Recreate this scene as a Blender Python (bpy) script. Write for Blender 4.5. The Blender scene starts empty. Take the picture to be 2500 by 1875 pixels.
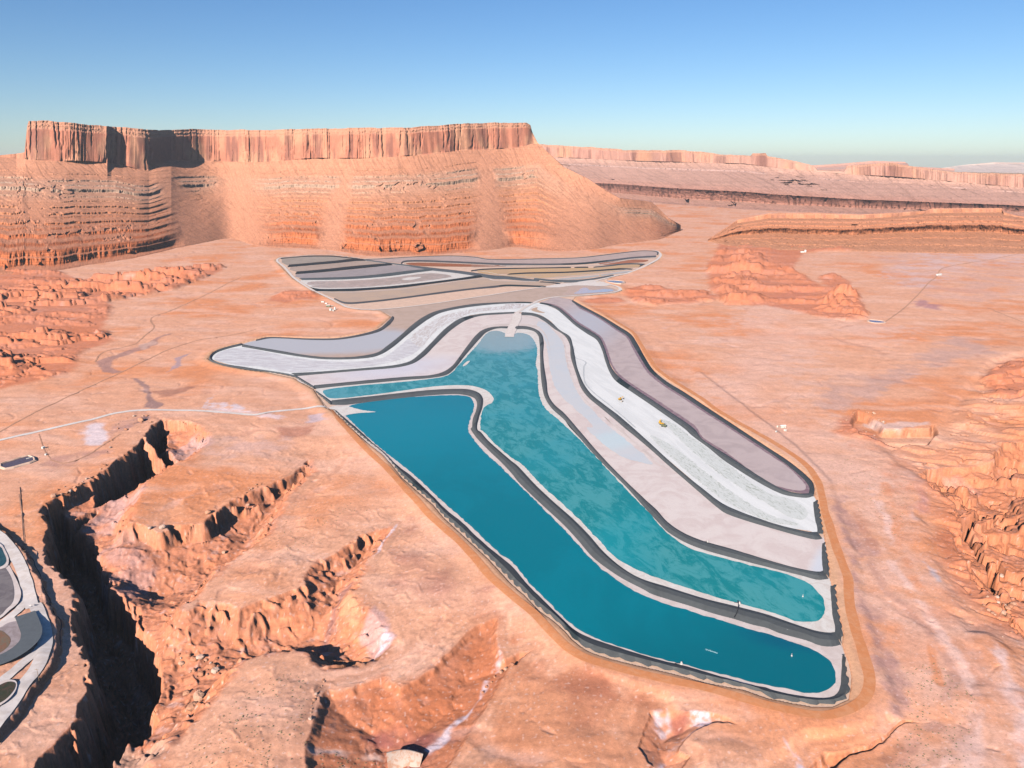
import bpy, math, random
import numpy as np
from mathutils import Vector
from mathutils.geometry import tessellate_polygon
random.seed(4); RNG = np.random.default_rng(7)
SC = bpy.context.scene
COL = SC.collection
H = 350.0                      # camera height over the pond plain, metres
F = 1853.0                     # focal length in pixels of the 2500 px wide photograph
PITCH = math.atan((937.5-395)/F)
CP, SP = math.cos(PITCH), math.sin(PITCH)
SUN_AZ, SUN_EL = math.radians(26), math.radians(28)   # direction the shadows run, from +y towards +x

# ---------------------------------------------------------------- surveying helpers
def un(x, y, z=0.0):
    """ground point seen at photograph position x, y when it lies at height z"""
    x = np.asarray(x, float); y = np.asarray(y, float)
    a = (x-1250)/F; b = -(y-937.5)/F
    dy = CP+b*SP; dz = -SP+b*CP
    t = (z-H)/dz
    return np.stack([a*t, dy*t], -1)
def slope_of(x, y):
    """x per unit y, z per unit y of the sight line"""
    a = (x-1250)/F; b = -(y-937.5)/F
    dy = CP+b*SP
    return a/dy, (-SP+b*CP)/dy
TO = dict(A=(0,250),B=(625,250),C=(1250,250),D=(1875,250),E=(0,650),F=(625,600),G=(1150,600),H=(1875,650),
          I=(0,1050),J=(625,1000),K=(1150,1000),L=(1875,1050),M=(0,1425),N=(625,1425),O=(1250,1425),P=(1875,1425))
def tr(s):
    """'F 1,2 3,4 J 5,6' -> photograph pixels"""
    out = []; o = (0, 0)
    for w in s.split():
        if w in TO: o = TO[w]
        else:
            a, b = w.split(','); out.append((o[0]+float(a)*.28255, o[1]+float(b)*.28255))
    return np.array(out)
def gp(s): 
    p = tr(s); return un(p[:,0], p[:,1])
def smooth(P, n=6, closed=False):
    P = np.asarray(P, float); m = len(P); out = []
    for i in range(m if closed else m-1):
        if closed: p0,p1,p2,p3 = P[i-1],P[i],P[(i+1)%m],P[(i+2)%m]
        else: p0,p1,p2,p3 = P[max(i-1,0)],P[i],P[i+1],P[min(i+2,m-1)]
        d0=max(np.linalg.norm(p1-p0),1e-3)**.5; d1=max(np.linalg.norm(p2-p1),1e-3)**.5; d2=max(np.linalg.norm(p3-p2),1e-3)**.5
        m1 = (p2-p1) if i==0 and not closed else ((p1-p0)/d0-(p2-p0)/(d0+d1)+(p2-p1)/d1)*d1
        m2 = (p2-p1) if i==m-2 and not closed else ((p2-p1)/d1-(p3-p1)/(d1+d2)+(p3-p2)/d2)*d1
        for k in range(n):
            t=k/n
            out.append((2*t**3-3*t*t+1)*p1+(t**3-2*t*t+t)*m1+(-2*t**3+3*t*t)*p2+(t**3-t*t)*m2)
    if not closed: out.append(P[-1])
    return np.array(out)
def resample(P, n):
    d = np.r_[0, np.cumsum(np.linalg.norm(np.diff(P,axis=0),axis=1))]
    t = np.linspace(0, d[-1], n)
    return np.stack([np.interp(t, d, P[:,k]) for k in range(P.shape[1])], -1), d[-1]

# ---------------------------------------------------------------- noise
_pt = RNG.permutation(4096).astype(np.int32); _ga = RNG.uniform(0, 2*math.pi, 4096).astype(np.float32)
_gx, _gy = np.cos(_ga), np.sin(_ga)
def pn(x, y, seed=0):
    x = np.asarray(x, np.float32)+seed*17.31; y = np.asarray(y, np.float32)-seed*9.77
    xi = np.floor(x).astype(np.int32); yi = np.floor(y).astype(np.int32)
    xf = x-xi; yf = y-yi
    u = xf*xf*xf*(xf*(xf*6-15)+10); v = yf*yf*yf*(yf*(yf*6-15)+10)
    def g(i, j, fx, fy):
        h = _pt[(_pt[(xi+i)&4095]+yi+j)&4095]
        return _gx[h]*fx+_gy[h]*fy
    a = g(0,0,xf,yf); b = g(1,0,xf-1,yf); c = g(0,1,xf,yf-1); d = g(1,1,xf-1,yf-1)
    return (a+u*(b-a)+v*((c+u*(d-c))-(a+u*(b-a))))*1.5
def fbm(x, y, L, octs=4, seed=0, gain=.5, ridged=False):
    s = 0; a = 1; n = 0; f = 1/L
    for k in range(octs):
        q = pn(x*f, y*f, seed+k*3)
        if ridged: q = 1-2*np.abs(q)
        s = s+a*q; n += a; a *= gain; f *= 2.03
    return s/n
def sstep(a, b, x):
    t = np.clip((x-a)/(b-a), 0, 1); return t*t*(3-2*t)

def sdf(X, Y, P, margin=200.):
    """signed distance (inside positive) to polygon P; far points get -margin"""
    out = np.full(X.shape, -margin, np.float32)
    lo = P.min(0)-margin; hi = P.max(0)+margin
    m = (X>lo[0])&(X<hi[0])&(Y>lo[1])&(Y<hi[1])
    x = X[m].astype(np.float32); y = Y[m].astype(np.float32)
    if x.size == 0: return out
    d2 = np.full(x.shape, 1e12, np.float32); ins = np.zeros(x.shape, bool)
    n = len(P)
    for i in range(n):
        ax, ay = P[i]; bx, by = P[(i+1)%n]
        ex, ey = bx-ax, by-ay; L = ex*ex+ey*ey+1e-9
        t = np.clip(((x-ax)*ex+(y-ay)*ey)/L, 0, 1)
        d2 = np.minimum(d2, (x-ax-t*ex)**2+(y-ay-t*ey)**2)
        if ay != by:
            c = ((ay > y) != (by > y))
            ins ^= c & (x < (bx-ax)*(y-ay)/(by-ay)+ax)
    d = np.sqrt(d2); out[m] = np.maximum(np.where(ins, d, -d), -margin)
    return out
def ldist(X, Y, P, margin=60.):
    out = np.full(X.shape, margin, np.float32)
    lo = P.min(0)-margin; hi = P.max(0)+margin
    m = (X>lo[0])&(X<hi[0])&(Y>lo[1])&(Y<hi[1])
    x = X[m]; y = Y[m]
    if x.size == 0: return out
    d2 = np.full(x.shape, 1e12)
    for i in range(len(P)-1):
        ax, ay = P[i]; bx, by = P[i+1]; ex, ey = bx-ax, by-ay; L = ex*ex+ey*ey+1e-9
        t = np.clip(((x-ax)*ex+(y-ay)*ey)/L, 0, 1)
        d2 = np.minimum(d2, (x-ax-t*ex)**2+(y-ay-t*ey)**2)
    out[m] = np.minimum(np.sqrt(d2), margin); return out

# ---------------------------------------------------------------- materials
def mat(name, col=(.5,.5,.5), rough=.8, spec=.3, metal=0):
    m = bpy.data.materials.new(name); m.use_nodes = True
    b = m.node_tree.nodes['Principled BSDF']
    b.inputs['Base Color'].default_value = (*col, 1); b.inputs['Roughness'].default_value = rough
    b.inputs['Specular IOR Level'].default_value = spec; b.inputs['Metallic'].default_value = metal
    return m
class NT:
    def __init__(s, m): s.m = m; s.t = m.node_tree; s.b = s.t.nodes['Principled BSDF']; s.l = s.t.links
    def n(s, ty, **kw):
        o = s.t.nodes.new(ty)
        for k, v in kw.items(): setattr(o, k, v)
        return o
    def put(s, inp, v):
        if isinstance(v, bpy.types.NodeSocket): s.l.new(v, inp)
        else: inp.default_value = v if not (isinstance(v, tuple) and len(v)==3 and inp.type=='RGBA') else (*v, 1)
    def coord(s, rot=0, scale=(1,1,1)):
        g = s.n('ShaderNodeNewGeometry'); mp = s.n('ShaderNodeMapping', vector_type='TEXTURE')
        s.l.new(g.outputs['Position'], mp.inputs['Vector'])
        mp.inputs['Rotation'].default_value = (0,0,rot); mp.inputs['Scale'].default_value = tuple(1/q for q in scale)
        return mp.outputs[0]
    def noise(s, vec, scale, detail=6, rough=.55, dist=0.):
        o = s.n('ShaderNodeTexNoise'); s.l.new(vec, o.inputs['Vector'])
        o.inputs['Scale'].default_value = scale; o.inputs['Detail'].default_value = detail
        o.inputs['Roughness'].default_value = rough; o.inputs['Distortion'].default_value = dist
        return o.outputs['Fac']
    def ramp(s, v, a, b, lo=0., hi=1.):
        o = s.n('ShaderNodeMapRange', interpolation_type='SMOOTHSTEP')
        s.put(o.inputs[0], v); o.inputs[1].default_value=a; o.inputs[2].default_value=b; o.inputs[3].default_value=lo; o.inputs[4].default_value=hi
        return o.outputs[0]
    def mix(s, f, a, b, mode='MIX'):
        o = s.n('ShaderNodeMix', data_type='RGBA', blend_type=mode)
        s.put(o.inputs[0], f); s.put(o.inputs[6], a); s.put(o.inputs[7], b); return o.outputs[2]
    def math(s, op, a, b=0., c=0.):
        o = s.n('ShaderNodeMath', operation=op); s.put(o.inputs[0], a); s.put(o.inputs[1], b); s.put(o.inputs[2], c); return o.outputs[0]
    def bump(s, h, strength, dist):
        o = s.n('ShaderNodeBump'); s.put(o.inputs['Height'], h); o.inputs['Strength'].default_value = strength; o.inputs['Distance'].default_value = dist
        s.l.new(o.outputs[0], s.b.inputs['Normal'])
    def blob(s, col, c2, px, py, rx, ry, rot=0, soft=.5, nz=.35, nscale=.03, amt=1.):
        """mix c2 into col around the ground point seen at (px, py); radii in metres"""
        c = un(px, py); g = s.n('ShaderNodeNewGeometry')
        v1 = s.n('ShaderNodeVectorMath', operation='SUBTRACT'); s.l.new(g.outputs['Position'], v1.inputs[0]); v1.inputs[1].default_value=(c[0],c[1],0)
        mp = s.n('ShaderNodeMapping', vector_type='TEXTURE'); s.l.new(v1.outputs[0], mp.inputs[0]); mp.inputs['Rotation'].default_value=(0,0,rot); mp.inputs['Scale'].default_value=(rx,ry,1000)
        ln = s.n('ShaderNodeVectorMath', operation='LENGTH'); s.l.new(mp.outputs[0], ln.inputs[0])
        nn = s.noise(s.coord(), nscale, 5, .6)
        d = s.math('ADD', ln.outputs['Value'], s.math('MULTIPLY', s.math('SUBTRACT', nn, .5), nz*3))
        f = s.math('MULTIPLY', s.ramp(d, 1-soft, 1+soft, 1, 0), amt)
        return s.mix(f, col, c2)
    def base(s, v): s.put(s.b.inputs['Base Color'], v)

# ---------------------------------------------------------------- mesh helpers
def link(o, parent=None):
    COL.objects.link(o)
    if parent is not None: o.parent = parent
    return o
def tag(o, label=None, cat=None, group=None, kind=None):
    if label: o['label'] = label
    if cat: o['category'] = cat
    if group: o['group'] = group
    if kind: o['kind'] = kind
    return o
def empty(name, loc=(0,0,0), rz=0.):
    o = bpy.data.objects.new(name, None); o.location = loc; o.rotation_euler = (0,0,rz); o.empty_display_size = 2
    return link(o)
def mesh(name, V, Fc, m, parent=None, shade=False):
    me = bpy.data.meshes.new(name); me.from_pydata([tuple(v) for v in V], [], Fc); me.materials.append(m); me.update()
    if shade: me.polygons.foreach_set('use_smooth', [True]*len(me.polygons))
    return link(bpy.data.objects.new(name, me), parent)
def gridmesh(name, P, m, cols=None, parent=None, smooth_=True):
    nu, nv = P.shape[:2]
    me = bpy.data.meshes.new(name)
    idx = np.arange(nu*nv).reshape(nu, nv)
    q = np.stack([idx[:-1,:-1], idx[1:,:-1], idx[1:,1:], idx[:-1,1:]], -1).reshape(-1, 4)
    me.vertices.add(nu*nv); me.vertices.foreach_set('co', P.reshape(-1).astype(np.float32))
    me.loops.add(q.size); me.loops.foreach_set('vertex_index', q.reshape(-1).astype(np.int32))
    me.polygons.add(len(q)); me.polygons.foreach_set('loop_start', np.arange(0, q.size, 4, dtype=np.int32))
    me.polygons.foreach_set('use_smooth', np.full(len(q), smooth_))
    if cols is not None:
        a = me.attributes.new('Tone', 'FLOAT_COLOR', 'POINT')
        c = np.ones((nu*nv, 4), np.float32); c[:,:3] = cols.reshape(-1, 3); a.data.foreach_set('color', c.reshape(-1))
    me.materials.append(m); me.update(calc_edges=True)
    return link(bpy.data.objects.new(name, me), parent)
def sheet(name, P, z, m, parent=None):
    """flat sheet from a ground outline"""
    P = np.asarray(P); V = [Vector((p[0],p[1],0)) for p in P]
    T = tessellate_polygon([V]); Vz = [(p[0],p[1],z) for p in P]; out = []
    for t in T:
        a,b,c = (P[i] for i in t)
        cr = (b[0]-a[0])*(c[1]-a[1])-(b[1]-a[1])*(c[0]-a[0])
        if abs(cr) > 1e-9: out.append(tuple(t) if cr > 0 else tuple(reversed(t)))
    return mesh(name, Vz, out, m, parent)
def ribbon(name, A, B, m, z0=.2, top=3., parent=None, zig=0., crest=(.35,.65), step=4., jag=0., zone=None):
    """embankment between two ground lines A and B, raised in the middle; zig puts a sawtooth on line A"""
    n = int(max(np.linalg.norm(np.diff(A,axis=0),axis=1).sum(), np.linalg.norm(np.diff(B,axis=0),axis=1).sum())/step)+2
    n = min(n, 1500)
    a, _ = resample(smooth(A), n); b, _ = resample(smooth(B), n)
    # pair by nearest progress: re-time b so that widths stay square to the line
    if jag or zig:
        s = np.arange(n)*step; dirv = a-b; dirv /= np.linalg.norm(dirv,axis=1)[:,None]+1e-6
        if zig:
            saw = np.abs(((s/11.+.15*np.sin(s/37.)) % 1)*2-1)
            amp = zig*(.6+.7*np.abs(pn(s/23., s*0+3.3)))
            a = a+dirv*((saw-.75)*amp)[:,None]
        if jag:
            b = b+dirv*(jag*fbm(s/1., s*0, 15, 3, 5))[:,None]
    ks = [0, .12, crest[0], crest[1], .88, 1]; hs = [-.6, z0, top, top, z0, -.6]
    P = np.zeros((n, len(ks), 3))
    for j, (k, h_) in enumerate(zip(ks, hs)):
        P[:,j,:2] = a*(1-k)+b*k; P[:,j,2] = h_ if j in (0,len(ks)-1) else h_
    # taper at both ends so that the bank closes
    return gridmesh(name, P, m, None, parent, False)
def band(name, L, w, z, m, parent=None, hf=None, step=5., jit=0.):
    """flat strip of width w along line L, draped when hf is given"""
    P, tot = resample(smooth(L), 2000); n = max(int(tot/step), 4); P, _ = resample(P, n)
    t = np.gradient(P, axis=0); t /= np.linalg.norm(t,axis=1)[:,None]+1e-9; nn = np.stack([-t[:,1], t[:,0]], -1)
    w_ = w*np.ones(n)
    G = np.zeros((n, 5, 3))
    for j, k in enumerate((-.5,-.25,0,.25,.5)):
        ww = w_*(1+jit*(pn(np.arange(n)/6., np.full(n, j*3.7), 2)))
        G[:,j,:2] = P+nn*(ww*k)[:,None]
    if hf is None: G[:,:,2] = z
    else: G[:,:,2] = hf(G[:,:,0], G[:,:,1])+z
    return gridmesh(name, G[:, ::-1], m, None, parent)

# ================================================================ TERRAIN
PC = gp("E 1800,800 1850,740 1950,700 2090,665 F 100,785 250,790 450,798 700,795 900,762 1050,718 1130,650 1170,615 1080,560 900,552 780,530 640,455 470,375 320,280 170,125 215,98 460,80 650,80 900,108 1100,105 1400,90 1700,83 1900,95 2000,112 G 300,118 350,113 600,107 900,100 1100,80 1300,55 1500,38 1610,45 1650,80 1620,120 1550,160 1450,200 1350,240 1200,275 1150,315 1270,350 1305,385 1240,410 900,440 880,468 950,508 1150,618 1280,698 1380,762 1440,848 1500,958 1580,1078 1850,1268 2000,1368 2212,1508 L 0,153 150,248 270,338 340,398 388,450 403,510 400,570 430,620 470,850 490,950 500,1050 530,1200 530,1300 590,1400 P 590,150 620,300 650,420 640,520 665,600 700,690 720,800 715,900 695,1000 560,1060 400,1065 200,1030 0,990 O 2000,915 1700,860 1480,800 1300,755 1060,700 860,650 700,600 620,560 520,480 460,410 360,320 240,235 100,90 J 2212,1510 2010,1290 1880,1170 1750,1050 1620,930 1530,820 1390,700 1260,585 1110,395 960,280 790,135 660,10 F 600,1395 500,1240 400,1185 330,1145 100,1095 E 2100,890 1950,860 1850,830")
G0 = gp("I 1230,40 1250,100 1330,150 1230,220 1050,280 900,340 820,380 700,460 560,540 480,570 400,620 340,690 380,760 390,900 370,1000 360,1130 430,1220 550,1280 560,1310 630,1360 640,1480 610,1590 M 620,310 690,400 700,560 720,700 740,830 650,950 590,1100 480,1240 330,1400 200,1540 100,1660 -200,2100 1600,2100 1500,1800 1340,1590 1380,1450 1480,1380 1510,1300 1600,1200 1700,1100 1850,980 1950,850 2080,680 2140,600 N 100,565 200,555 400,560 600,660 830,660 1000,600 1150,540 1195,430 1150,280 1000,130 900,30 J 930,1430 1000,1240 1080,1160 1200,1000 1200,940 1050,975 870,1040 640,1180 520,1240 450,1330 330,1480 N 60,60 M 2100,120 1950,100 1820,90 1700,60 1640,140 I 1650,1440 1860,1230 2100,1030 J -20,1150 130,1030 240,850 320,700 400,600 500,500 540,480 490,375 440,400 350,470 240,540 100,610 0,640 I 2000,560 1910,610 1800,680 1750,760 1640,750 1480,760 1460,790 1380,830 1200,790 1180,750 1220,620 1250,560 1290,440 1370,400 1530,290 1680,220 1830,120 1870,50 E 1760,1380 1680,1350 1500,1330 1410,1305 1300,1390")
G1 = gp("I 1240,45 1260,110 1330,150 1410,190 1415,280 1300,330 1080,420 1000,450 830,510 780,580 640,690 740,740 860,790 870,900 850,1000 940,1160 1150,1280 1200,1420 1280,1590 M 1310,300 1365,450 1380,600 1360,860 1280,960 1230,1100 1000,1110 850,1320 600,1590 400,1900 -100,2000 100,1640 200,1540 330,1400 480,1240 590,1100 650,950 740,830 720,700 700,560 690,400 620,310 610,160 I 640,1480 630,1360 560,1310 550,1280 430,1220 360,1130 370,1000 390,900 380,760 340,690 400,625 480,590 600,640 680,620 760,560 800,430 E 1200,1500 1250,1440")
GH = gp("E 1410,1315 1350,1370 1250,1440 1260,1500 1340,1590 I 1330,150 1420,190 1415,280 1530,275 1590,200 1500,130 1430,90 1440,0")
G2 = gp("N 2080,240 1900,290 1750,400 1640,520 1500,640 1400,730 1250,820 1190,760 1150,690 1050,720 850,800 640,800 590,830 520,920 470,1040 470,1150 440,1250 400,1500 380,1800 1800,1900 1620,1600 1740,1400 1830,1270 1960,1080 2080,860 2212,640 O 70,640 140,545 190,510 60,530 N 2150,580 2100,480 2090,350")
G3 = gp("O 1180,1050 1300,1040 1500,1080 1700,1080 1800,1130 1960,1195 1740,1185 1600,1250 1510,1330 1450,1400 1560,1440 1480,1560 1450,1800 1100,1800 1180,1500 1060,1350 1100,1200")
G4 = gp("P 1550,1160 1300,1158 1200,1150 1090,1195 970,1315 850,1345 740,1375 640,1420 500,1430 360,1590 250,1900 600,1900 560,1590 720,1450 860,1390 1000,1345 1110,1225 1200,1180 1300,1170")
G5 = gp("L 2700,-100 2212,40 2050,60 1950,150 1900,230 1700,240 1520,255 1370,270 1330,370 1400,450 1600,560 1600,660 1650,700 1640,830 1600,950 1700,1050 1750,1200 1850,1300 1950,1340 2000,1430 2100,1600 2300,1800 2900,1800")
G5b = gp("L 1360,275 1500,270 1560,330 1680,400 1790,460 1830,480 1890,520 1900,630 2212,590 2212,640 1960,660 1830,700 1820,800 1900,900 1990,1010 2090,1100 2120,1150 2010,1240 2080,1380 2170,1510 2060,1480 1930,1260 1980,1180 1900,1040 1780,870 1660,800 1660,690 1800,630 1800,520 1690,440 1560,370 1480,330 1370,330")
G5c = gp("L 1950,150 2000,120 2212,110 2500,110 2500,215 2212,205 2050,200 1950,190")
G6 = gp("L 900,100 1100,270 1330,420 1290,600 1240,680 1300,800 1380,1100 1480,1300 1600,1500 P 1500,200 1700,400 1900,430 2050,600 2150,800 2212,1100 2300,1500 2900,1500 2900,-200 2300,-800 H 2900,1100 2300,700 1900,800 1700,1000 1450,1300 1420,1450 1000,1450")
G7 = gp("H 1440,1350 1380,1390 1200,1390 1010,1390 900,1290 760,1235 700,1330 800,1450 1100,1530 1400,1500 1480,1420")
ROCKY = [(gp("E -400,-60 500,40 900,200 950,380 860,520 960,640 700,740 600,900 250,1000 -400,1120"), 8),
         (gp("E -400,230 0,185 400,150 800,95 1250,50 1600,20 1930,5 1900,40 1500,195 1100,265 740,330 400,370 0,430 -400,480"), 22),
         (gp("E -400,500 0,560 150,560 320,590 500,560 640,570 900,600 960,625 700,650 300,690 0,690 -400,700"), 14),
         (gp("E -400,740 0,760 100,780 330,780 480,800 580,810 640,860 560,890 420,900 240,890 100,930 0,940 -400,1000"), 18),
         (gp("H -300,-100 100,0 250,60 400,160 300,270 100,240 -100,300 -400,200"), 7),
         (gp("H 440,90 550,60 640,90 720,150 600,190 500,160"), 10),
         (gp("H 420,350 520,270 620,230 760,280 830,380 830,450 720,450 620,410 480,390"), 20),
         (gp("G 1350,370 1500,345 1650,360 1770,410 1900,380 2050,400 2150,450 1900,490 1600,510 1420,480 1330,420"), 12),
         (gp("G 950,480 1100,450 1250,440 1340,480 1100,495"), 4),
         (gp("F 90,470 200,420 300,385 400,390 500,400 540,450 420,465 250,485"), 7),
         (gp("H 1880,950 2050,820 2212,780 2700,800 2700,1200 2300,1150 2000,1100"), 8),
         (gp("H 600,1420 650,1330 760,1240 800,1320 950,1420 1000,1520 800,1460"), 5),
         (gp("M 560,1590 850,1320 1000,1120 1270,1100 1400,1200 1400,1400 1330,1600 1300,1900 400,1900"), 16),
         (gp("C 1780,1150 1950,1040 2212,1000 D 900,1180 1500,1230 900,1270 300,1290 200,1450 500,1590 H 750,200 850,420 700,470 400,420 0,330 G 2212,500 2080,380 2050,200 2150,0"), 10),
         (gp("G 2050,150 2212,0 2500,100 2500,480 2212,480 2120,350"), 11),
         (gp("L 1330,380 1450,470 1560,560 1590,700 1500,900 1560,1100 1720,1350 2000,1590 2212,1700 2212,1500 1750,1200 1640,900 1660,650"), 4)]
ED = gp("I -400,700 0,900 100,980 200,1080 260,1200 330,1330 M 330,10 400,150 460,300 480,420 470,560 420,700 340,800 250,940 100,1120 -50,1300 -400,1600")
BENCH = gp("P -400,1700 300,1240 560,1225 800,1170 1000,1080 1090,1110 1060,1020 1010,850 960,780 900,600 860,450 820,290 770,180 760,0 L 740,1200 720,1050 640,900 590,760 560,620 500,450 430,350 200,120 -600,-500 -900,300 J 2212,1000 2212,1590 O 700,720 1400,920")
def rockf(x, y):
    n = fbm(x, y, 80, 4, 31, .42)*1.6-.22*sstep(.7, .92, fbm(x*1.3+y*.5, y-x*.4, 34, 2, 8, .5, True))
    k = n*3.0; f = k-np.floor(k)
    return (np.floor(k)+sstep(.76, .92, f))/3.0*.9+n*.15+.05*fbm(x, y, 5, 2, 9)
def terrain(X, Y, full=False):
    X = X.astype(np.float32); Y = Y.astype(np.float32)
    wx = X+5*fbm(X, Y, 38, 3, 1)+1.2*fbm(X, Y, 7, 2, 4); wy = Y+5*fbm(X, Y, 38, 3, 2)+1.2*fbm(X, Y, 7, 2, 5)
    out = -sdf(X, Y, PC, 150); q = sstep(4, 90, out)
    h = q*(3.2*fbm(X, Y, 330, 3, 6)+1.0*fbm(X, Y, 60, 3, 7))+.18*fbm(X, Y, 9, 3, 9)*sstep(2, 30, out)
    # wind and water worked stripes on the open flats
    h = h+q*.55*fbm(X*.35+Y*.2, Y, 20, 3, 12)
    wsh = np.maximum(sstep(.80, .93, fbm(wx, wy, 190, 3, 95, .35, True)), .7*sstep(.84, .95, fbm(wx, wy, 75, 3, 96, .35, True)))*q
    h = h-.9*wsh
    h = h+np.where(out > 0, .9*sstep(0, 5, out), -2.2*sstep(0, 3, -out))
    fl = fbm(X, Y, 12, 3, 14, .5, True)*1.3+fbm(X, Y, 30, 2, 15)*3.2-4*sstep(.62, .9, fbm(X, Y, 21, 2, 17, .4, True))
    d0 = sdf(wx, wy, G0, 220)+fl-1; d1 = sdf(wx+9*fbm(X, Y, 55, 3, 61), wy+7*fbm(X, Y, 55, 3, 62), G1, 150)+fl*.6; dh = sdf(wx, wy, GH, 60)
    gd = (sdf(wx+4.5, wy-3.9, G0, 220)+fl-1-d0)/6.
    st = sstep(-.35, .35, gd)                      # cliffs on the north and west rims, sanded slopes opposite
    cp_ = sstep(-.12, .22, fbm(X, Y, 95, 2, 18)+.5*sstep(30,-30, X+285-(Y-600)*.1)); cp_ = np.maximum(cp_, sstep(20, -20, X-un(330,1250)[0]))
    st = st*cp_
    chh = 9+7*sstep(-.3, .3, fbm(X, Y, 120, 2, 16)); cw = 5+24*(1-st)
    cut = chh*(.55*sstep(0, 1, d0/cw)+.45*sstep(.0, 1, (d0-2.5*st)/(cw*1.0)))+np.clip(d0-4, 0, 60)*.26
    cut = cut+np.where(d1 > 0, 42*sstep(0, 11, d1)+16*sstep(8, 36, d1), 0)+24*sstep(0, 8, dh)
    d2 = sdf(wx, wy, G2, 150); cut2 = 3*sstep(0, 6, d2)+np.clip(d2, 0, 60)*.27
    d3 = sdf(wx, wy, G3, 80); cut3 = 1.5*sstep(0, 2, d3)+np.clip(d3, 0, 40)*.3
    d4 = sdf(wx, wy, G4, 80); cut4 = 4*sstep(0, 3, d4)+np.clip(d4, 0, 40)*.35
    d5 = sdf(wx, wy, G5, 120)+fl; d5b = sdf(wx, wy, G5b, 60)+fl*.5; d5c = sdf(wx, wy, G5c, 60)
    cut5 = 7*sstep(0, 5, d5)+np.clip(d5, 0, 120)*.09+34*sstep(0, 7, d5b)+34*sstep(0, 10, d5c)
    d6 = sdf(wx, wy, G6, 150); cut6 = 3*sstep(0, 14, d6)+np.clip(d6, 0, 120)*.05
    d7 = sdf(wx, wy, G7, 80); cut7 = 11*sstep(0, 6, d7)
    dome = 5.5*sstep(-75, 4, d0)*sstep(0, 60, X+400)+4.5*sstep(-60, 4, d2)+2.5*sstep(-45, 2, d3)+2.*sstep(-40, 2, d4)
    C = dome*sstep(0, 45, out)+cut+cut2+cut3+cut4+cut5+cut6+cut7
    inr = np.clip(np.maximum.reduce([d0*.8, d2*.35, d3*.6, d4, d5]), 0, 18)/18
    rk = rockf(X, Y); rk2 = rockf(X*.42+Y*.12, Y*.9)
    h = h-C+inr*(3.4*fbm(X, Y, 30, 4, 21)+.5*fbm(X, Y, 7, 3, 22)+2.2*rk)
    h = h+sstep(0, 25, d5)*(24*rk-3)+sstep(5, 40, d6)*sstep(30, -5, d5)*(9*rk2)
    h = h+sstep(0, 10, d1)*(4*rk)
    rmask = np.zeros_like(X)
    for P_, A_ in ROCKY:
        w = sstep(-14, 10, sdf(wx, wy, P_, 60)+12*fbm(X, Y, 40, 3, 33)); rmask = np.maximum(rmask, w)
        h = h+w*(A_*np.maximum(rk2+.25, 0)*1.2)
    de = sdf(wx+0*X, wy, ED, 40)+fl*.25
    h = h-4.8*sstep(0, -7, de)*sstep(-40, -7, -np.abs(de)*0-7+0*de)*0 + 5.0*sstep(-5.5, 0, de)
    # raised bench that carries the perimeter track; it drops off outward
    db = sdf(X+2*fbm(X,Y,30,2,3), Y, BENCH, 60)
    h = h+2.4*(sstep(-9, 0, db)-1)*sstep(6, 30, out)
    h = np.where((h > -1.0) & (out < 0), -2.2, h)
    if full: return h, dict(out=out, d0=d0, d1=d1, d2=d2, d3=d3, d4=d4, d5=d5, d6=d6, d7=d7, rm=rmask, rk=rk, de=de, wsh=wsh, wx=wx, wy=wy, db=db)
    return h
NU, NV = 1500, 1250
uu = np.r_[np.linspace(-1.75, -.98, 46)[:-1], np.linspace(-.98, .98, NU-90), np.linspace(.98, 1.75, 46)[1:]]
dep = np.r_[np.linspace(math.radians(62), math.radians(3.2), NV-90), np.linspace(math.radians(3.2), math.radians(.8), 92)[2:]]
yy = H/np.tan(dep)
TX = (uu[:,None]*yy[None,:]); TY = np.broadcast_to(yy[None,:], TX.shape).copy()
TH, FD = terrain(TX, TY, True)
gy = np.gradient(TH, axis=1)/np.gradient(TY, axis=1); gx = np.gradient(TH, axis=0)/np.gradient(TX, axis=0)
SL = np.sqrt(gx*gx+gy*gy)
def lerp(a, b, t): return a*(1-t[...,None])+np.asarray(b, np.float32)*t[...,None]
n1 = fbm(TX, TY, 260, 4, 41); n2 = fbm(TX*.5+TY*.3, TY*1.2, 70, 4, 42); n3 = fbm(TX, TY, 22, 4, 43)
CT = np.zeros(TX.shape+(3,), np.float32)+np.array((.62,.345,.215), np.float32)
CT = lerp(CT, (.60,.25,.12), sstep(-.05, .32, n1)*.85)
CT = lerp(CT, (.68,.43,.30), sstep(-.1, .35, n2)*.6)
CT = lerp(CT, (.47,.23,.14), sstep(.12, .5, n3)*.35)
def tint(spec, col, soft=14, amt=1., brk=.0, bl=25, sd=50):
    global CT
    d = sdf(FD['wx'], FD['wy'], gp(spec), max(60, soft*1.5))
    w = sstep(-soft, soft*.6, d+soft*(.8*n3*2+1.2*n2))*amt
    if brk: w = w*sstep(-brk, .25, fbm(TX, TY, bl, 4, sd))
    CT = lerp(CT, col, w)
PALE = (.65,.42,.305); PURP = (.40,.24,.19); DRED = (.38,.165,.10); SALT = (.64,.54,.49); GREY = (.54,.36,.27); ORG = (.60,.26,.125)
tint("H 0,330 300,350 900,480 1250,520 900,650 300,800 250,1000 400,1300 700,1500 1100,1590 L 1250,400 1200,700 1300,1100 1500,1590 P 1700,300 1900,900 1900,1590 900,1590 1300,1200 1200,900 1150,700 1000,450 880,100 L 700,700 500,450 H -600,1590 -400,500", PALE, 60, .75, .55, 160, 49)
tint("D 950,1320 1300,1290 1800,1285 2300,1290 2300,1590 H 2212,200 1900,300 1500,280 1200,200 1000,60", (.55,.34,.25), 25, .7, .3, 90, 51)
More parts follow.
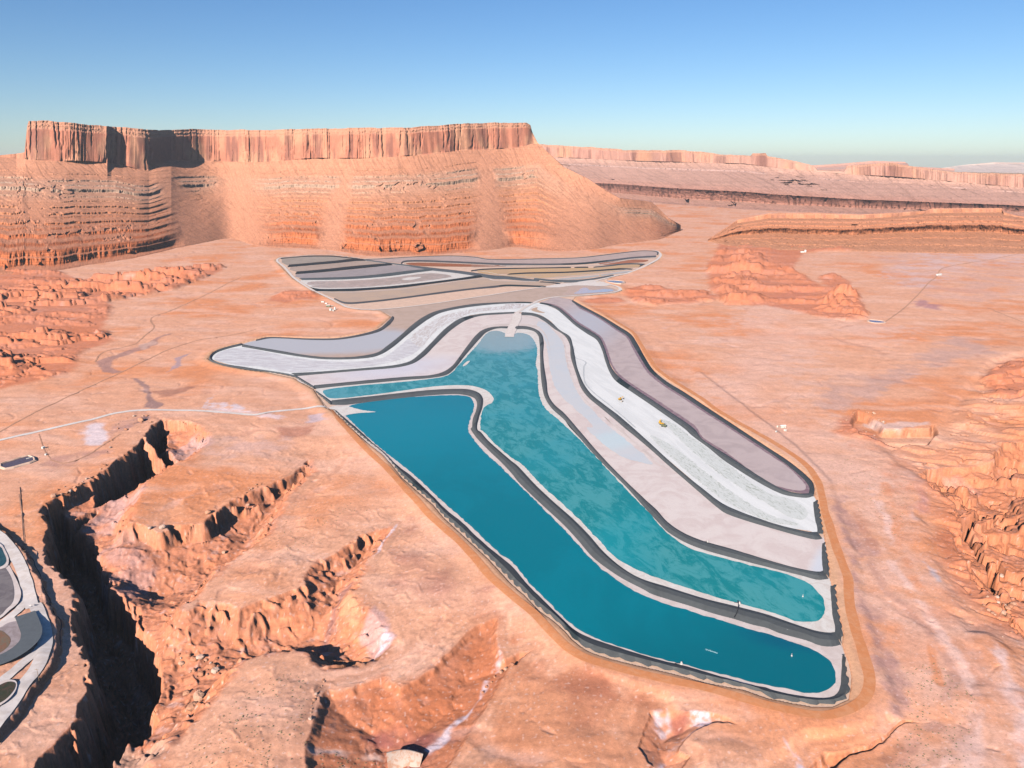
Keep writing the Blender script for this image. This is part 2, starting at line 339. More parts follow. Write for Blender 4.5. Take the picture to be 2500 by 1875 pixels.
tint("D 1000,1480 1300,1300 1900,1290 2212,1300 2212,1380 1700,1400 1400,1590 1200,1590", (.58,.42,.35), 25, .7, .2, 70, 52)
tint("H 500,1000 700,950 1050,900 1600,600 1800,620 1950,740 1400,880 1100,1000 900,1150 600,1230 450,1200", (.50,.32,.24), 16, .9, .5, 60, 53)
tint("H 1280,320 1340,290 1400,320 1500,330 1430,360 1330,340", (.36,.20,.19), 14, .8)
tint("H 0,270 200,210 440,160 360,200 300,270 100,300", (.42,.25,.22), 12, .7)
tint("O -200,600 400,700 1100,900 1200,1590 0,1800 -400,1590 N 1900,1500 2000,1100", (.56,.26,.14), 30, .8)
tint("J 1300,1020 1400,1010 1450,1100 1500,1250 1600,1400 1720,1590 N 1850,120 1700,180 1500,100 1350,0 J 1300,1350 1250,1150", (.37,.185,.13), 26, .75, .45, 60, 54)
tint("O 250,600 450,640 620,700 780,800 900,850 900,950 700,1010 560,1000 420,850 250,700", (.36,.15,.09), 22, .8, .4, 50, 55)
tint("O -100,900 500,1000 600,1200 200,1300 -100,1200", (.40,.18,.10), 30, .5, .3, 70, 56)
tint("J 200,160 450,150 420,220 200,230", (.42,.20,.13), 8, .8)
tint("L 570,590 650,560 700,700 850,850 950,950 1000,1080 850,1080 750,1150 760,1300 800,1450 P 850,150 960,250 950,350 1000,480 1050,600 1100,700 1200,800 1250,870 1150,900 1180,1000 1150,1150 1090,1180 1030,1000 1000,850 920,650 870,450 830,270 780,150 770,0 L 740,1250 700,1050 620,880", PURP, 5, .85, .55, 18, 57)
tint("L 700,640 780,700 950,900 1000,1060 850,950 750,800", (.48,.24,.15), 8, .7)
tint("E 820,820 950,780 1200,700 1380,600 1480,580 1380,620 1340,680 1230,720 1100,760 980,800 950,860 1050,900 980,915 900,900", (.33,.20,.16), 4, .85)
tint("E 1200,680 1330,640 1350,660 1230,720", GREY, 4, .8)
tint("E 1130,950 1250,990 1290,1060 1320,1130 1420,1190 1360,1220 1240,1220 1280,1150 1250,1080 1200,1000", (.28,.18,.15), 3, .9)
tint("E 1500,790 1640,740 1560,800 1560,850 1460,900 1430,910 1530,840", (.38,.27,.25), 3, .9)
tint("E 1340,1080 1500,1060 1700,1020 1500,1110 1380,1130", (.36,.18,.12), 6, .8)
tint("E 740,1370 900,1350 960,1490 860,1540 760,1520 700,1440", SALT, 7, .95)
tint("E 920,1390 1150,1310 1270,1290 1240,1350 1000,1440 980,1500 930,1450", (.40,.24,.19), 6, .85, .6, 25, 58)
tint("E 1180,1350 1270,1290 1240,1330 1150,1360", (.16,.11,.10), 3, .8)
tint("I 430,230 700,180 920,160 950,180 700,230 560,330 430,310", (.42,.24,.18), 8, .75, .5, 30, 59)
tint("F -100,1430 200,1450 300,1480 200,1500 0,1480", (.70,.58,.53), 4, .7, .4, 14, 60)
tint("F -400,1360 -200,1350 -100,1420 -300,1410", (.62,.55,.52), 4, .8, .4, 14, 61)
tint("E 1740,1220 1800,1140 1850,1110 1800,1200 2100,1250 2300,1260 2100,1270", SALT, 3, .75, .5, 10, 62)
tint("J 440,40 560,30 580,80 470,100", (.48,.42,.42), 5, .7)
tint("J -400,250 0,240 300,230 250,350 0,380 -400,420", (.58,.38,.29), 14, .8, .4, 40, 63)
tint("I 200,480 400,500 350,800 250,1000 220,1300 150,900", (.62,.33,.19), 14, .6)
# steep and broken ground shows the bedrock
rockc = (.50,.19,.10)
mx = np.maximum.reduce([sstep(-2, 6, FD['d0']), sstep(-2, 8, FD['d2'])*.9, sstep(-2, 6, FD['d3'])*.8, sstep(-2, 6, FD['d4'])*.8, sstep(-4, 8, FD['d5'])*.85, FD['rm']*.8])
CT = lerp(CT, rockc, mx*.72)
CT = lerp(CT, (.44,.27,.20), mx*sstep(.05, .45, n2)*.6)
CT = lerp(CT, (.60,.42,.34), mx*sstep(.25, .5, fbm(TX, TY, 14, 3, 71))*.5)
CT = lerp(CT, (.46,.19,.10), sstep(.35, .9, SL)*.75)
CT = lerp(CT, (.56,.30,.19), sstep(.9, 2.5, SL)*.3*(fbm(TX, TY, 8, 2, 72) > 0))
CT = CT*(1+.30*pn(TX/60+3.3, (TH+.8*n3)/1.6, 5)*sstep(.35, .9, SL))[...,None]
CT = lerp(CT, (.42,.165,.085), sstep(-6, 10, FD['d2'])*.62)
CT = lerp(CT, (.44,.20,.12), sstep(-2, 12, FD['d0'])*sstep(-.2, .3, n1+n3)*.5)
CT = lerp(CT, (.44,.175,.09), sstep(-2, 8, FD['d5'])*.5)
CT = lerp(CT, (.50,.185,.10), FD['rm']*.55)
tint("N 1200,800 1500,700 1800,450 2000,300 2080,500 2050,650 1900,850 1700,1000 1500,1100 1200,1100 900,1100 850,900", (.45,.17,.085), 16, .75, .6, 40, 73)
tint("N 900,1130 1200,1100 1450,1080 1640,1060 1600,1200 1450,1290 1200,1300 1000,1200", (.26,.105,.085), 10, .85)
tint("N 2000,710 1930,830 1830,960 1700,1000 1600,1150 1450,1250 1480,1290 1620,1250 1720,1100 1830,1000 1900,880", (.66,.57,.54), 2.2, .95, .9, 6, 74)
tint("N 2100,430 2130,560 2110,640 2060,640 2090,540", (.66,.55,.50), 2, .6, .4, 5, 75)
tint("J 1200,950 1190,1000 1120,1060 1080,1120 1060,1180 1010,1220 1060,1120 1120,1030", (.68,.57,.53), 1.6, .95, .8, 5, 76)
tint("N 560,200 620,100 700,20 720,-60 820,-100 700,100 600,260 560,330 480,430 540,330 520,250", (.28,.15,.12), 4, .8)
tint("N 600,440 700,420 900,450 1100,470 1150,500 900,600 700,600", (.36,.18,.10), 5, .7)
tint("N 1000,140 1120,200 1190,380 1100,460 1000,480 900,330 890,230", (.50,.31,.25), 3, .9)
tint("N 1120,300 1180,380 1100,440 1010,480 1030,400", (.66,.54,.52), 3, .95, .5, 5, 77)
tint("N 760,0 870,20 880,200 850,260 770,180 740,80", (.60,.30,.17), 4, .9)
tint("O 1250,1070 1320,1070 1370,1150 1300,1220 1240,1150", (.60,.48,.44), 2.5, .9, .5, 5, 78)
tint("O 1560,1080 1700,1100 1740,1180 1600,1240 1500,1290 1460,1290 1540,1240 1680,1180 1600,1150", (.68,.56,.53), 1.8, .9, .6, 4, 79)
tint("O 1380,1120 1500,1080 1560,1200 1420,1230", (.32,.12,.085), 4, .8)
tint("O 1220,1540 1300,1470 1380,1560 1350,1700 1200,1700", (.64,.54,.52), 2.5, .9, .3, 5, 80)
tint("P 150,1330 230,1400 300,1480 360,1590 330,1700 260,1590 220,1450", (.60,.52,.50), 2.5, .9, .5, 5, 81)
tint("I 820,900 1000,780 1200,880 1300,980 1250,1150 1100,1250 900,1100", (.42,.26,.21), 8, .7, .6, 16, 82)
tint("I 830,520 1050,420 1200,480 1150,600 900,700 720,690 750,590", (.46,.31,.26), 8, .8, .7, 25, 83)
tint("I 1480,30 1700,0 1850,60 1750,130 1620,210 1530,110", (.50,.35,.30), 8, .7, .6, 12, 84)
tint("I 1300,600 1640,560 1600,700 1300,720", (.60,.31,.18), 10, .7)
tint("M 960,1130 1250,1150 1400,1300 1300,1500 1000,1590 850,1400", (.40,.27,.19), 8, .8)
tint("M 1380,850 1500,900 1640,1000 1560,1180 1480,1300 1440,1100", (.34,.16,.10), 5, .8)
# pale outcrop beds along the bench on the right
tint("P 1950,480 2080,600 2150,780 2300,900 2300,1590 2150,1590 2180,1400 2150,1100 2050,900 2000,700", (.68,.50,.41), 5, .9, .8, 14, 85)
tint("L 1180,340 1260,330 1340,420 1300,560 1270,760 1230,700 1290,560 1300,460", (.60,.42,.34), 4, .6, .5, 10, 86)
tint("L 1330,1120 1450,1200 1480,1280 1400,1220", (.46,.42,.40), 3, .8)
tint("L 1290,560 1330,500 1420,560 1400,660 1330,680", (.48,.28,.24), 5, .8)
tint("L 1520,270 1700,270 1860,330 1800,400 1650,380 1560,320", (.50,.30,.24), 5, .8)
tint("H 850,1300 1000,1340 1400,1330 1420,1360 1200,1380 1000,1390 880,1320", (.60,.44,.35), 4, .8)
CT = lerp(CT, (.44,.225,.15), FD['wsh']*.42*sstep(-.3, .2, n2))
CT = lerp(CT, (.70,.50,.41), FD['wsh']*.3*sstep(0, -.3, n2))
for sp_, w_, c_, a_ in (("P 1250,1350 1450,1150 1580,900 1600,700 1480,500 1200,200 1000,0 L 850,1000 700,750", 5, (.48,.28,.20), .5), ("P 1740,1700 1800,1250 1770,900 1600,550 1350,200 1180,-50 L 1080,1150 1040,800 900,500", 6, (.70,.48,.37), .6),
                         ("P 1000,1590 1250,1380 1500,1190", 4, (.46,.25,.17), .5), ("P 1180,1750 1450,1500 1650,1350 1830,1000 1800,850", 5, (.50,.29,.20), .45), ("P 1400,1750 1600,1480 1760,1300", 4, (.70,.47,.36), .4),
                         ("P 880,1590 1050,1420 1150,1370", 4, (.42,.21,.13), .6), ("P 1430,550 1440,700 1490,850", 4, (.56,.25,.13), .6), ("L 1000,450 1120,800 1130,1000 1250,1250 1500,1500", 7, (.60,.28,.155), .5),
                         ("N 300,1800 350,1400 400,1100 480,900 560,780 900,690 1150,560 1500,330 1900,200", 5, (.50,.27,.17), .45), ("N 560,1500 800,1420 1000,1500 1100,1700", 4, (.68,.50,.39), .7), ("N 480,1330 800,1290 1080,1270", 3, (.68,.50,.39), .6),
                         ("J 0,1250 300,1100 700,950 1000,800", 6, (.52,.27,.17), .3), ("J 0,900 300,750 500,620 800,380", 6, (.52,.27,.17), .35), ("I 1250,640 1500,620 1800,560 2100,420", 6, (.50,.26,.16), .4)):
    dl = ldist(FD['wx'], FD['wy'], smooth(gp(sp_), 4), 30); CT = lerp(CT, c_, sstep(w_*1.2, w_*.3, dl+3*n3)*np.minimum(a_*1.5, .85)*sstep(-.45, .1, n2+n3))
for k_ in ('d0', 'd2', 'd3', 'd4'):
    CT = CT*(1+.20*pn(FD[k_]/4.2, TX/140+TY/170, 97)*sstep(-55, -4, FD[k_])*sstep(2, -2, FD[k_]))[...,None]
tint("P 1700,100 1950,420 2150,700 2300,1000 2600,1500 2600,-200 L 2600,900 1500,1590 1350,1000 1330,600 1100,250 900,120 1500,100 2600,-300", (.56,.235,.125), 30, .6, .5, 70, 98)
# flow bands on the flats at the lower right
ln = sstep(.35, .75, fbm(TX*1.7+TY*.25, TY*.22, 13, 3, 91))*sstep(-20, 10, -FD['d6'])*sstep(.30, .5, uu)[:,None]*sstep(1200, 700, TY)
CT = lerp(CT, (.52,.33,.25), ln*.5)
# stones and specks
sp = sstep(.45, .7, pn(TX/3.1, TY/3.1, 90))*sstep(1500, 600, TY)*sstep(5, 30, FD['out'])
CT = lerp(CT, (.36,.19,.12), sp*.35)
CT = lerp(CT, (.74,.56,.45), sstep(.5, .7, pn(TX/2.7, TY/2.7, 93))*sstep(1300, 500, TY)*.4*sstep(5, 30, FD['out']))
# perimeter apron of loose sand around the lined ponds
ap = sstep(14, 4, FD['out'])*sstep(-2, 2, FD['out'])
CT = lerp(CT, (.58,.36,.21), ap*.75)

CT = CT*.98; _l = (CT@np.array((.3,.5,.2), np.float32))[...,None]; CT = np.clip((_l+(CT-_l)*1.14)*np.array((1.05,1.01,1.15), np.float32), .005, .9)
def rockmat(name, bs=1., detail=.12):
    m = mat(name, rough=.95, spec=.12); t = NT(m)
    a = t.n('ShaderNodeAttribute'); a.attribute_name = 'Tone'
    v = t.coord()
    n_a = t.noise(v, .9, 5, .65); n_b = t.noise(v, .06, 6, .55); n_c = t.noise(v, .7, 2, .5)
    k = t.math('MULTIPLY_ADD', t.ramp(n_b, .25, .75), .16, .92)
    c = t.mix(1., a.outputs['Color'], k, 'MULTIPLY')
    c = t.mix(1., c, t.math('MULTIPLY_ADD', t.ramp(n_a, .3, .72), .10, .95), 'MULTIPLY')
    n_d = t.noise(v, .32, 5, .7); c = t.mix(1., c, t.math('MULTIPLY_ADD', t.ramp(n_d, .3, .7), .22, .89), 'MULTIPLY')
    c = t.mix(t.ramp(n_c, .64, .74, 0, .28), c, (.22,.10,.06))
    t.base(c)
    t.bump(t.math('ADD', t.math('MULTIPLY', n_a, .35), t.math('MULTIPLY', n_b, .9)), detail*3, bs)
    return m
M_ground = rockmat('desert_ground', 1.6)
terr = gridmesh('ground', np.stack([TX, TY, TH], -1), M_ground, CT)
tag(terr, 'salmon coloured desert ground cut by gullies and a deep shaded canyon around the ponds', kind='structure')
TXf = None

# ================================================================ CLIFFS AND MESAS
def interp(spec, xs):
    p = np.array([tuple(map(float, w.split(','))) for w in spec.split()]); return np.interp(xs, p[:,0], p[:,1])
STR = [(0,(.54,.19,.105)),(.22,(.53,.19,.105)),(.34,(.56,.235,.14)),(.5,(.56,.27,.17)),(.6,(.52,.35,.265)),(.74,(.52,.37,.29)),(.80,(.54,.27,.18)),(1,(.60,.30,.20))]
def strat(q, table):
    k = [a for a,_ in table]; return np.stack([np.interp(q, k, [c[i] for _,c in table]) for i in range(3)], -1)
def sat(c, k):
    l = (c@np.array((.3,.5,.2)))[...,None]; return np.clip(l+(c-l)*k, .005, .9)
def ridge(name, x0, x1, nx, yb, yc, yr, tan, bands, label, seed, back=3000., sc=1., setb=None, table=STR, wall=(.54,.24,.17), wall_amp=12., zb=0., nq=210, nw=80, fans=(), crest_from=None, talc=(.60,.305,.21), tal=.34, cliffz=None, plate=(.50,.36,.27), alb=1., wobble=.026, bulge=1., bulge2=0., rimn=1.6, setl=None, sm=40., smc=False):
    xs = np.linspace(x0, x1, nx)
    Yb, Yc, Yr = interp(yb, xs), interp(yc, xs), interp(yr, xs)
    Yr = Yr+rimn*(fbm(xs, xs*0, 60, 4, seed+70)*1.6+.9*np.round(2*fbm(xs, xs*0, 35, 2, seed+71))/2)*np.clip((Yc-Yr)/30, 0, 1)
    px_ = (xs[1]-xs[0])
    def soft(Y_, w_):
        kw = int(w_/px_)
        if kw < 2: return Y_
        kk = np.hanning(2*kw+3); kk /= kk.sum(); return np.convolve(np.pad(Y_, kw+1, mode='edge'), kk, 'valid')
    Yt = soft(Yb, sm*4); Ycs = soft(Yc, sm*1.5); Yb = soft(Yb, sm)
    u, kb = slope_of(xs, Yb); _, kc = slope_of(xs, Yc); _, kr = slope_of(xs, Yr)
    r0 = (zb-H)/kb
    rc = (H+r0*tan-zb*0)/(tan-kc)                # where sight line meets the talus slope
    kt = slope_of(xs, Yt)[1]; rt = (zb-H)/kt; kcs = slope_of(xs, Ycs)[1]
    rlow = (H+rt*tan)/(tan-kcs)
    rc = np.maximum((H+rt*tan)/(tan-kc), r0+5); rlow = np.maximum(rlow, r0+5)
    if setl is not None: rc = rc+interp(setl, xs); rlow = rlow+soft(interp(setl, xs), 60)
    if setb is not None: rc = rc+interp(setb, xs)
    zc = np.maximum(H+kc*rc, zb+1)
    rr = rc+np.clip(wall_amp*1.2, 4, 60)
    zr = H+kr*rr
    zr = np.maximum(zr, zc)
    S = u*rc                                      # position along the face
    jit = fbm(S, S*0, 60*sc, 4, seed)
    q = np.linspace(0, 1, nq)[None,:]
    m = np.zeros((nx, nq), np.float32)
    pres = fbm(S[:,None]*.3+q*90*sc, q*300*sc, 110*sc, 4, seed+1)
    fan = np.zeros((nx,1))
    for fx, fw, fs in fans:                       # talus fans bury the ledges: centre px, half width, lean
        fan = np.maximum(fan, sstep(1.7, .3, np.abs((xs[:,None]+14*fbm(S[:,None]+0*q, q*300*sc, 60*sc, 3, seed+30)-(fx+fs*(1-q)))/(fw*(1.3-q*.95)))))
    off = np.zeros((nx, nq), np.float32)
    brk_ = .55*fbm(S[:,None]+0*q, q*700*sc, 42*sc, 4, seed+51)
    for (b0, b1, st) in bands:
        wob = wobble*(fbm(S[:,None]+0*q, 0*q, 260*sc, 4, seed+7)+.4*fbm(S[:,None]+0*q, q*80*sc, 45*sc, 3, seed+17))
        qq = q+wob; mm = sstep(b0-.006, b0+.004, qq)*sstep(b1+.006, b1-.004, qq)
        pr_ = sstep(tal-st, tal-st+.14, pres+.25*fbm(S[:,None]*.5+0*q, q*0+b0*40, 60*sc, 2, seed+50)+brk_+.35)*(1-np.clip(fan*1.2, 0, 1))
        m = np.maximum(m, mm*pr_)
        w_ = (b1-b0); a_ = np.clip((qq-b0)/w_, 0, 1); bump_ = np.where(qq < b0, sstep(b0-2.2*w_, b0, qq), np.where(qq > b1, -sstep(b1+2.2*w_, b1, qq), 1-2*a_))
        off = off+bump_*pr_*w_*.5*(2.0-1.6*b0**.6)
    m = m*(1-np.clip(fan*1.2, 0, 1)); m = np.clip(m, 0, 1)
    Sx = 2.0*q-q**1.6+off*sstep(1, .93, q)*sstep(0, .01, q)
    R = r0[:,None]+(rlow-r0)[:,None]*Sx+(rc-rlow)[:,None]*q**7
    Z = zb+(zc-zb)[:,None]*q
    joint = sstep(.62, .86, fbm(S[:,None]+0*q, Z*.25, 15*sc, 2, seed+52, .4, True))*m
    gl2 = fbm(S[:,None]+(R-r0[:,None])*.45, (R-r0[:,None])*.12, 26*sc, 3, seed+53, .5, True)
    R = R+3.2*sc*joint+2.2*sc*sstep(.55, .9, gl2)*(1-m)*sstep(0, .1, q)
    cliffy = sstep(-.1, .35, fbm(S[:,None]+0*q, q*0, 300*sc, 3, seed+54))
    R = R+cliffy*2.2*sc*fbm(S[:,None]+0*q, Z, 9*sc, 2, seed+55)*m
    Sg = S[:,None]+0*q
    env = np.sin(np.clip(q*1.1, 0, 1)*math.pi)**.5*.9+.1
    env = np.minimum(env, 1)
    rib = fbm(Sg, Z*.35, 42*sc, 4, seed+2, .55, True)-.3
    gul = fbm(Sg+(R-r0[:,None])*.5, (R-r0[:,None])*.7, 55*sc, 4, seed+3)
    gsm = sstep(-.1,.4,fbm(Sg, Z*.5, 120*sc, 2, seed+34))
    D = R-r0[:,None]
    R = R-(4*sc*m*rib*(.4+gsm)+6*sc*fbm(Sg, R-r0[:,None], 70*sc, 4, seed+33)+2.2*sc*gul*(1-m)+3*sc*m*fbm(Sg, Z*.2, 14*sc, 2, seed+35))*env
    R = R-bulge*(9*sc*env*fbm(Sg, D*.8, 200*sc, 3, seed+11)+bulge2*sc*np.clip(pres*2,-1,1)*sstep(0,.03,q)*sstep(.3,.1,q))
    # the sheer wall above the talus
    w = np.linspace(0, 1, nw)[None,1:]
    hw = (zr-zc)[:,None]; hs = np.clip(hw/(40*sc), 0, 1)
    Zw = zc[:,None]+hw*w; Sw = S[:,None]+0*w
    col = fbm(Sw, Zw*.06, 46*sc, 4, seed+4, .6, True); fine = fbm(Sw, Zw*.10, 13*sc, 3, seed+5, .5, True)
    flm = sstep(-.02,.35,fbm(S[:,None]+0*w, 0*w, 190*sc, 2, seed+36))
    led = sstep(.78, .84, w)*.6+sstep(.9, .94, w)*.6
    Rw = rc[:,None]+(rr-rc)[:,None]*(w*.45+led*.5)-hs*((.12+1.0*flm)*(wall_amp*.6*(col-.35)+wall_amp*.3*fine)+wall_amp*1.3*fbm(Sw+20*w, Zw*.0, 120*sc, 3, seed+66)+wall_amp*.8*fbm(Sw, Zw*.0, 210*sc, 2, seed+6))*sstep(0,.04,w)
    Rw = Rw+hs*wall_amp*.4*sstep(.66, .88, fbm(Sw*(.8+.25*flm)+.03*Zw+6*fbm(Sw*0+3,Zw,40*sc,2,seed+60), Zw*.05, 30*sc, 2, seed+56, .4, True))
    Rw = Rw-hs*4*sc*sstep(.78,.8,w)*fbm(Sw, Zw, 9*sc, 2, seed+9)
    # plateau behind the rim
    p = np.linspace(0, 1, 26)[None,1:]**2
    Rp = Rw[:,-1:]+back*p; 
    Zp = Zw[:,-1:]+ (2.5*sc*fbm(S[:,None]+0*p, Rp, 40*sc, 3, seed+8))*sstep(0,.02,p)-back*p*.012
    if crest_from is not None:
        k = sstep(crest_from, crest_from+25, xs)[:,None]
        Rp2 = Rw[:,-1:]+700*p; Zp2 = Zw[:,-1:]-700*p*.55
        Rp = Rp*(1-k)+Rp2*k; Zp = Zp*(1-k)+Zp2*k
    Rall = np.concatenate([r0[:,None]-12*sc, R, Rw, Rp], 1); Zall = np.concatenate([0*r0[:,None]+zb-5, Z, Zw, Zp], 1)
    shear = 6*sc*fbm(Sw, Zw*.3, 30*sc, 3, seed+12)
    X = ((xs-1250)/F)[:,None]*(Rall*CP-(Zall-H)*SP); Y = Rall
    tc = strat(np.clip(q+.02*jit[:,None]+.015*fbm(Sg, Z, 50*sc, 3, seed+10), 0, 1), table)
    tc = tc*(1+.30*pn(Z*0+5.5, Z/(3.2*sc), seed+3)[...,None])
    tal_c = np.asarray(talc)*(1+.16*fbm(Sg+D*.35, D*.45, 40*sc, 4, seed+20)[...,None])
    cc = tc*m[...,None]+(tal_c*.68+tc*.32)*(1-m[...,None])
    cc = lerp(cc.astype(np.float32), talc, (fan*(1-m))*.8+0*q)
    cc = cc*(1-.5*joint)[...,None]*(1-.22*sstep(.55, .9, gl2)*(1-m))[...,None]
    cc = cc*(1+.30*pn(Sg/(4.*sc), D/(5.5*sc)+Z/(3*sc), seed+21)+.16*fbm(Sg, D, 16*sc, 3, seed+22))[...,None]
    wl = np.asarray(wall)*(1+.0*w[...,None]); 
    vs = fbm(Sw, Zw*.12, 34*sc, 4, seed+13)
    wc = np.zeros(Zw.shape+(3,), np.float32)+np.asarray(wall, np.float32)
    wc = lerp(wc, (.62,.33,.225), sstep(-.15, .35, fbm(Sw, Zw*.6, 90*sc, 3, seed+14)))
    wc = lerp(wc, (.26,.125,.10), sstep(-.02, .32, vs)*.75)
    wc = lerp(wc, (.54,.30,.21), sstep(.76, .84, w)*.7+0*wc[...,0])
    wc = wc*(1+.22*sstep(.7,.8,w)*pn(Zw*0+1.5, Zw/(2.4*sc), seed+15))[...,None]
    crk = sstep(.66, .88, fbm(Sw*(.8+.25*flm)+.03*Zw+6*fbm(Sw*0+3,Zw,40*sc,2,seed+60), Zw*.05, 30*sc, 2, seed+56, .4, True)); crk = crk*(.15+.7*flm); wc = wc*1.1*(1-.3*crk*sstep(1,.7,w))[...,None]
    wc = wc*hs[...,None]+tc[:,-1:,:]*(1-hs[...,None])
    pc = np.zeros(Zp.shape+(3,), np.float32)+np.asarray(plate, np.float32)
    C = sat(np.concatenate([cc[:,:1], cc, wc, pc], 1)*alb, 1.22)
    o = gridmesh(name, np.stack([X, Y, Zall], -1), M_rock, C)
    return tag(o, label, kind='structure')
M_rock = rockmat('mesa_rock', 2.5, .16)
MB = "-260,670 0,668 127,662 218,645 333,629 424,606 565,578 625,600 700,604 800,609 907,626 1049,620 1204,610 1250,600 1335,612 1448,609 1504,597 1617,583 1665,558"
MC = "-260,384 0,384 55,386 68,391 282,400 330,414 364,417 418,391 625,397 766,388 879,388 1020,380 1148,366 1250,363 1300,352 1312,352 1377,408 1431,434 1487,470 1513,484 1589,493 1603,504 1631,532 1660,549"
MR = "-260,380 0,379 50,374 60,372 66,310 70,296 105,294 254,308 390,318 432,315 625,318 831,313 1006,311 1133,301 1250,299 1287,299 1295,304 1299,320 1312,348 1377,408 1431,434 1487,470 1513,484 1589,493 1603,504 1631,532 1660,549"
ridge('mesa', -260, 1662, 1750, MB, MC, MR, .44,
      [(.015,.075,.45),(.085,.135,.32),(.155,.175,.25),(.20,.235,.30),(.265,.28,.2),(.30,.325,.26),(.36,.37,.2),(.39,.41,.22),(.455,.475,.24),(.52,.53,.18),(.565,.58,.2),(.625,.665,.28),(.70,.712,.16),(.755,.775,.2),(.84,.85,.08)],
      'long flat topped red mesa with sheer rim cliff above banded talus slopes', 100, alb=.74, bulge2=9, wall_amp=20.,
      setl="-260,430 60,400 230,350 400,190 560,60 700,0 3000,0", setb="-260,120 40,120 62,10 262,0 272,60 300,85 370,80 415,40 520,20 700,10 1150,0 1290,30 1312,40 1400,0",
      fans=((590,75,-40),(1420,110,60),(380,40,110),(1180,30,20),(860,22,-60)), crest_from=1300)
FB = "1150,478 1504,484 1617,497 1875,514 2157,524 2800,532"
FC = "1150,380 1335,383 1561,394 1815,400 1875,408 1994,419 2061,425 2214,434 2500,459 2800,470"
FR = "1150,350 1312,352 1516,364 1522,366 1674,367 1758,377 1832,380 1838,373 1869,373 1874,381 1931,391 1988,405 1996,416 2044,417 2060,418 2067,405 2129,400 2172,397 2242,408 2327,420 2500,426 2800,432"
ridge('far_plateau', 1150, 2800, 1300, FB, FC, FR, .32,
      [(.10,.36,.5),(.80,.83,.15)],
      'far pale pink cliff line with purplish banded slopes running across the valley', 200, alb=.78, wobble=.012, back=5000, sc=2.6, wall_amp=34,
      table=[(0,(.50,.25,.19)),(.4,(.46,.22,.17)),(.5,(.50,.31,.26)),(.8,(.48,.32,.28)),(1,(.60,.38,.30))], wall=(.55,.30,.235), talc=(.54,.32,.255), nq=170, nw=60, tal=.25)
ridge('red_ledge', 1728, 2750, 950, "1728,588 1800,603 1875,609 2150,613 2300,617 2750,622", "1728,586 1800,545 1875,533 2000,533 2101,534 2186,529 2270,520 2446,518 2450,524 2500,532 2750,545",
      "1728,585 1800,537 1875,521 2000,521 2101,524 2186,519 2262,514 2275,509 2446,508 2449,517 2480,526 2500,528 2750,540", .20,
      [(.08,.12,.1),(.22,.25,.1),(.38,.66,.55),(.72,.78,.35),(.86,.91,.3)],
      'low dark red ledge of broken sandstone crossing the middle distance', 300, sm=25, crest_from=100, alb=.8, wobble=.06, bulge2=8, back=1500, sc=.9, wall_amp=9,
      table=[(0,(.57,.29,.19)),(.3,(.53,.23,.14)),(.6,(.52,.215,.13)),(1,(.52,.25,.165))], wall=(.50,.22,.135), talc=(.56,.28,.18), nq=150, nw=24, tal=.2, plate=(.52,.27,.18))
M_back = M_rock
ridge('distant_plateau', 1940, 2330, 200, "1940,424 2330,430", "1940,412 2000,407 2130,398 2215,398 2222,408 2330,414", "1940,405 2000,403 2060,399 2130,393 2210,395 2219,406 2330,412", .12, [(.4,.5,.3)],
      'hazy mauve plateau beyond the far cliffs', 500, back=6000, sc=6, wall_amp=40, nq=40, nw=20, zb=-60)
ridge('pale_dome_hills', 2280, 2800, 200, "2280,428 2800,440", "2280,414 2350,404 2430,400 2800,404", "2280,413 2350,403 2430,396 2500,397 2800,402", .10, [],
      'pale slickrock hills on the skyline at the far right', 510, back=6000, sc=6, wall_amp=30, nq=60, nw=20, zb=-60, table=[(0,(.60,.42,.34)),(1,(.64,.50,.42))], talc=(.66,.52,.45), plate=(.6,.48,.4))

# ================================================================ PONDS
def pondmat(name, col, col2=None, L=60., rough=.35, spec=.4, rot=0., an=(1,1,1), lo=.42, hi=.62, dist=1.5, detail=7, grain=.06, bump=0.):
    m = mat(name, col, rough, spec); t = NT(m); v = t.coord(rot, an)
    c = col
    if col2 is not None:
        c = t.mix(t.ramp(t.noise(v, 1/L, detail, .58, dist), lo, hi), col, col2)
    g = t.noise(t.coord(), .35, 4, .6)
    c = t.mix(1., c, t.math('MULTIPLY_ADD', g, grain*4, 1-grain*2), 'MULTIPLY')
    t.base(c)
    if bump: t.bump(t.noise(t.coord(), .5, 5, .6), bump, .3)
    return m, t, c
M_liner = mat('pond_liner', (.085,.09,.093), .7, .2); t = NT(M_liner)
a = t.n('ShaderNodeAttribute'); a.attribute_name = 'Tone'
g = t.noise(t.coord(), .22, 5, .6)
t.base(t.mix(1., a.outputs['Color'], t.math('MULTIPLY_ADD', g, .5, .75), 'MULTIPLY'))
M_pad = rockmat('sand_pad', 1., .05); 
def flatcol(o, c):
    me = o.data; a_ = me.attributes.get('Tone') or me.attributes.new('Tone', 'FLOAT_COLOR', 'POINT')
    a_.data.foreach_set('color', np.tile(np.array((*c,1), np.float32), len(me.vertices)))
pad = sheet('pond_pad', PC, -.35, M_pad); flatcol(pad, (.62,.42,.32)); tag(pad, 'levelled pale sand pad under the ponds', kind='structure')
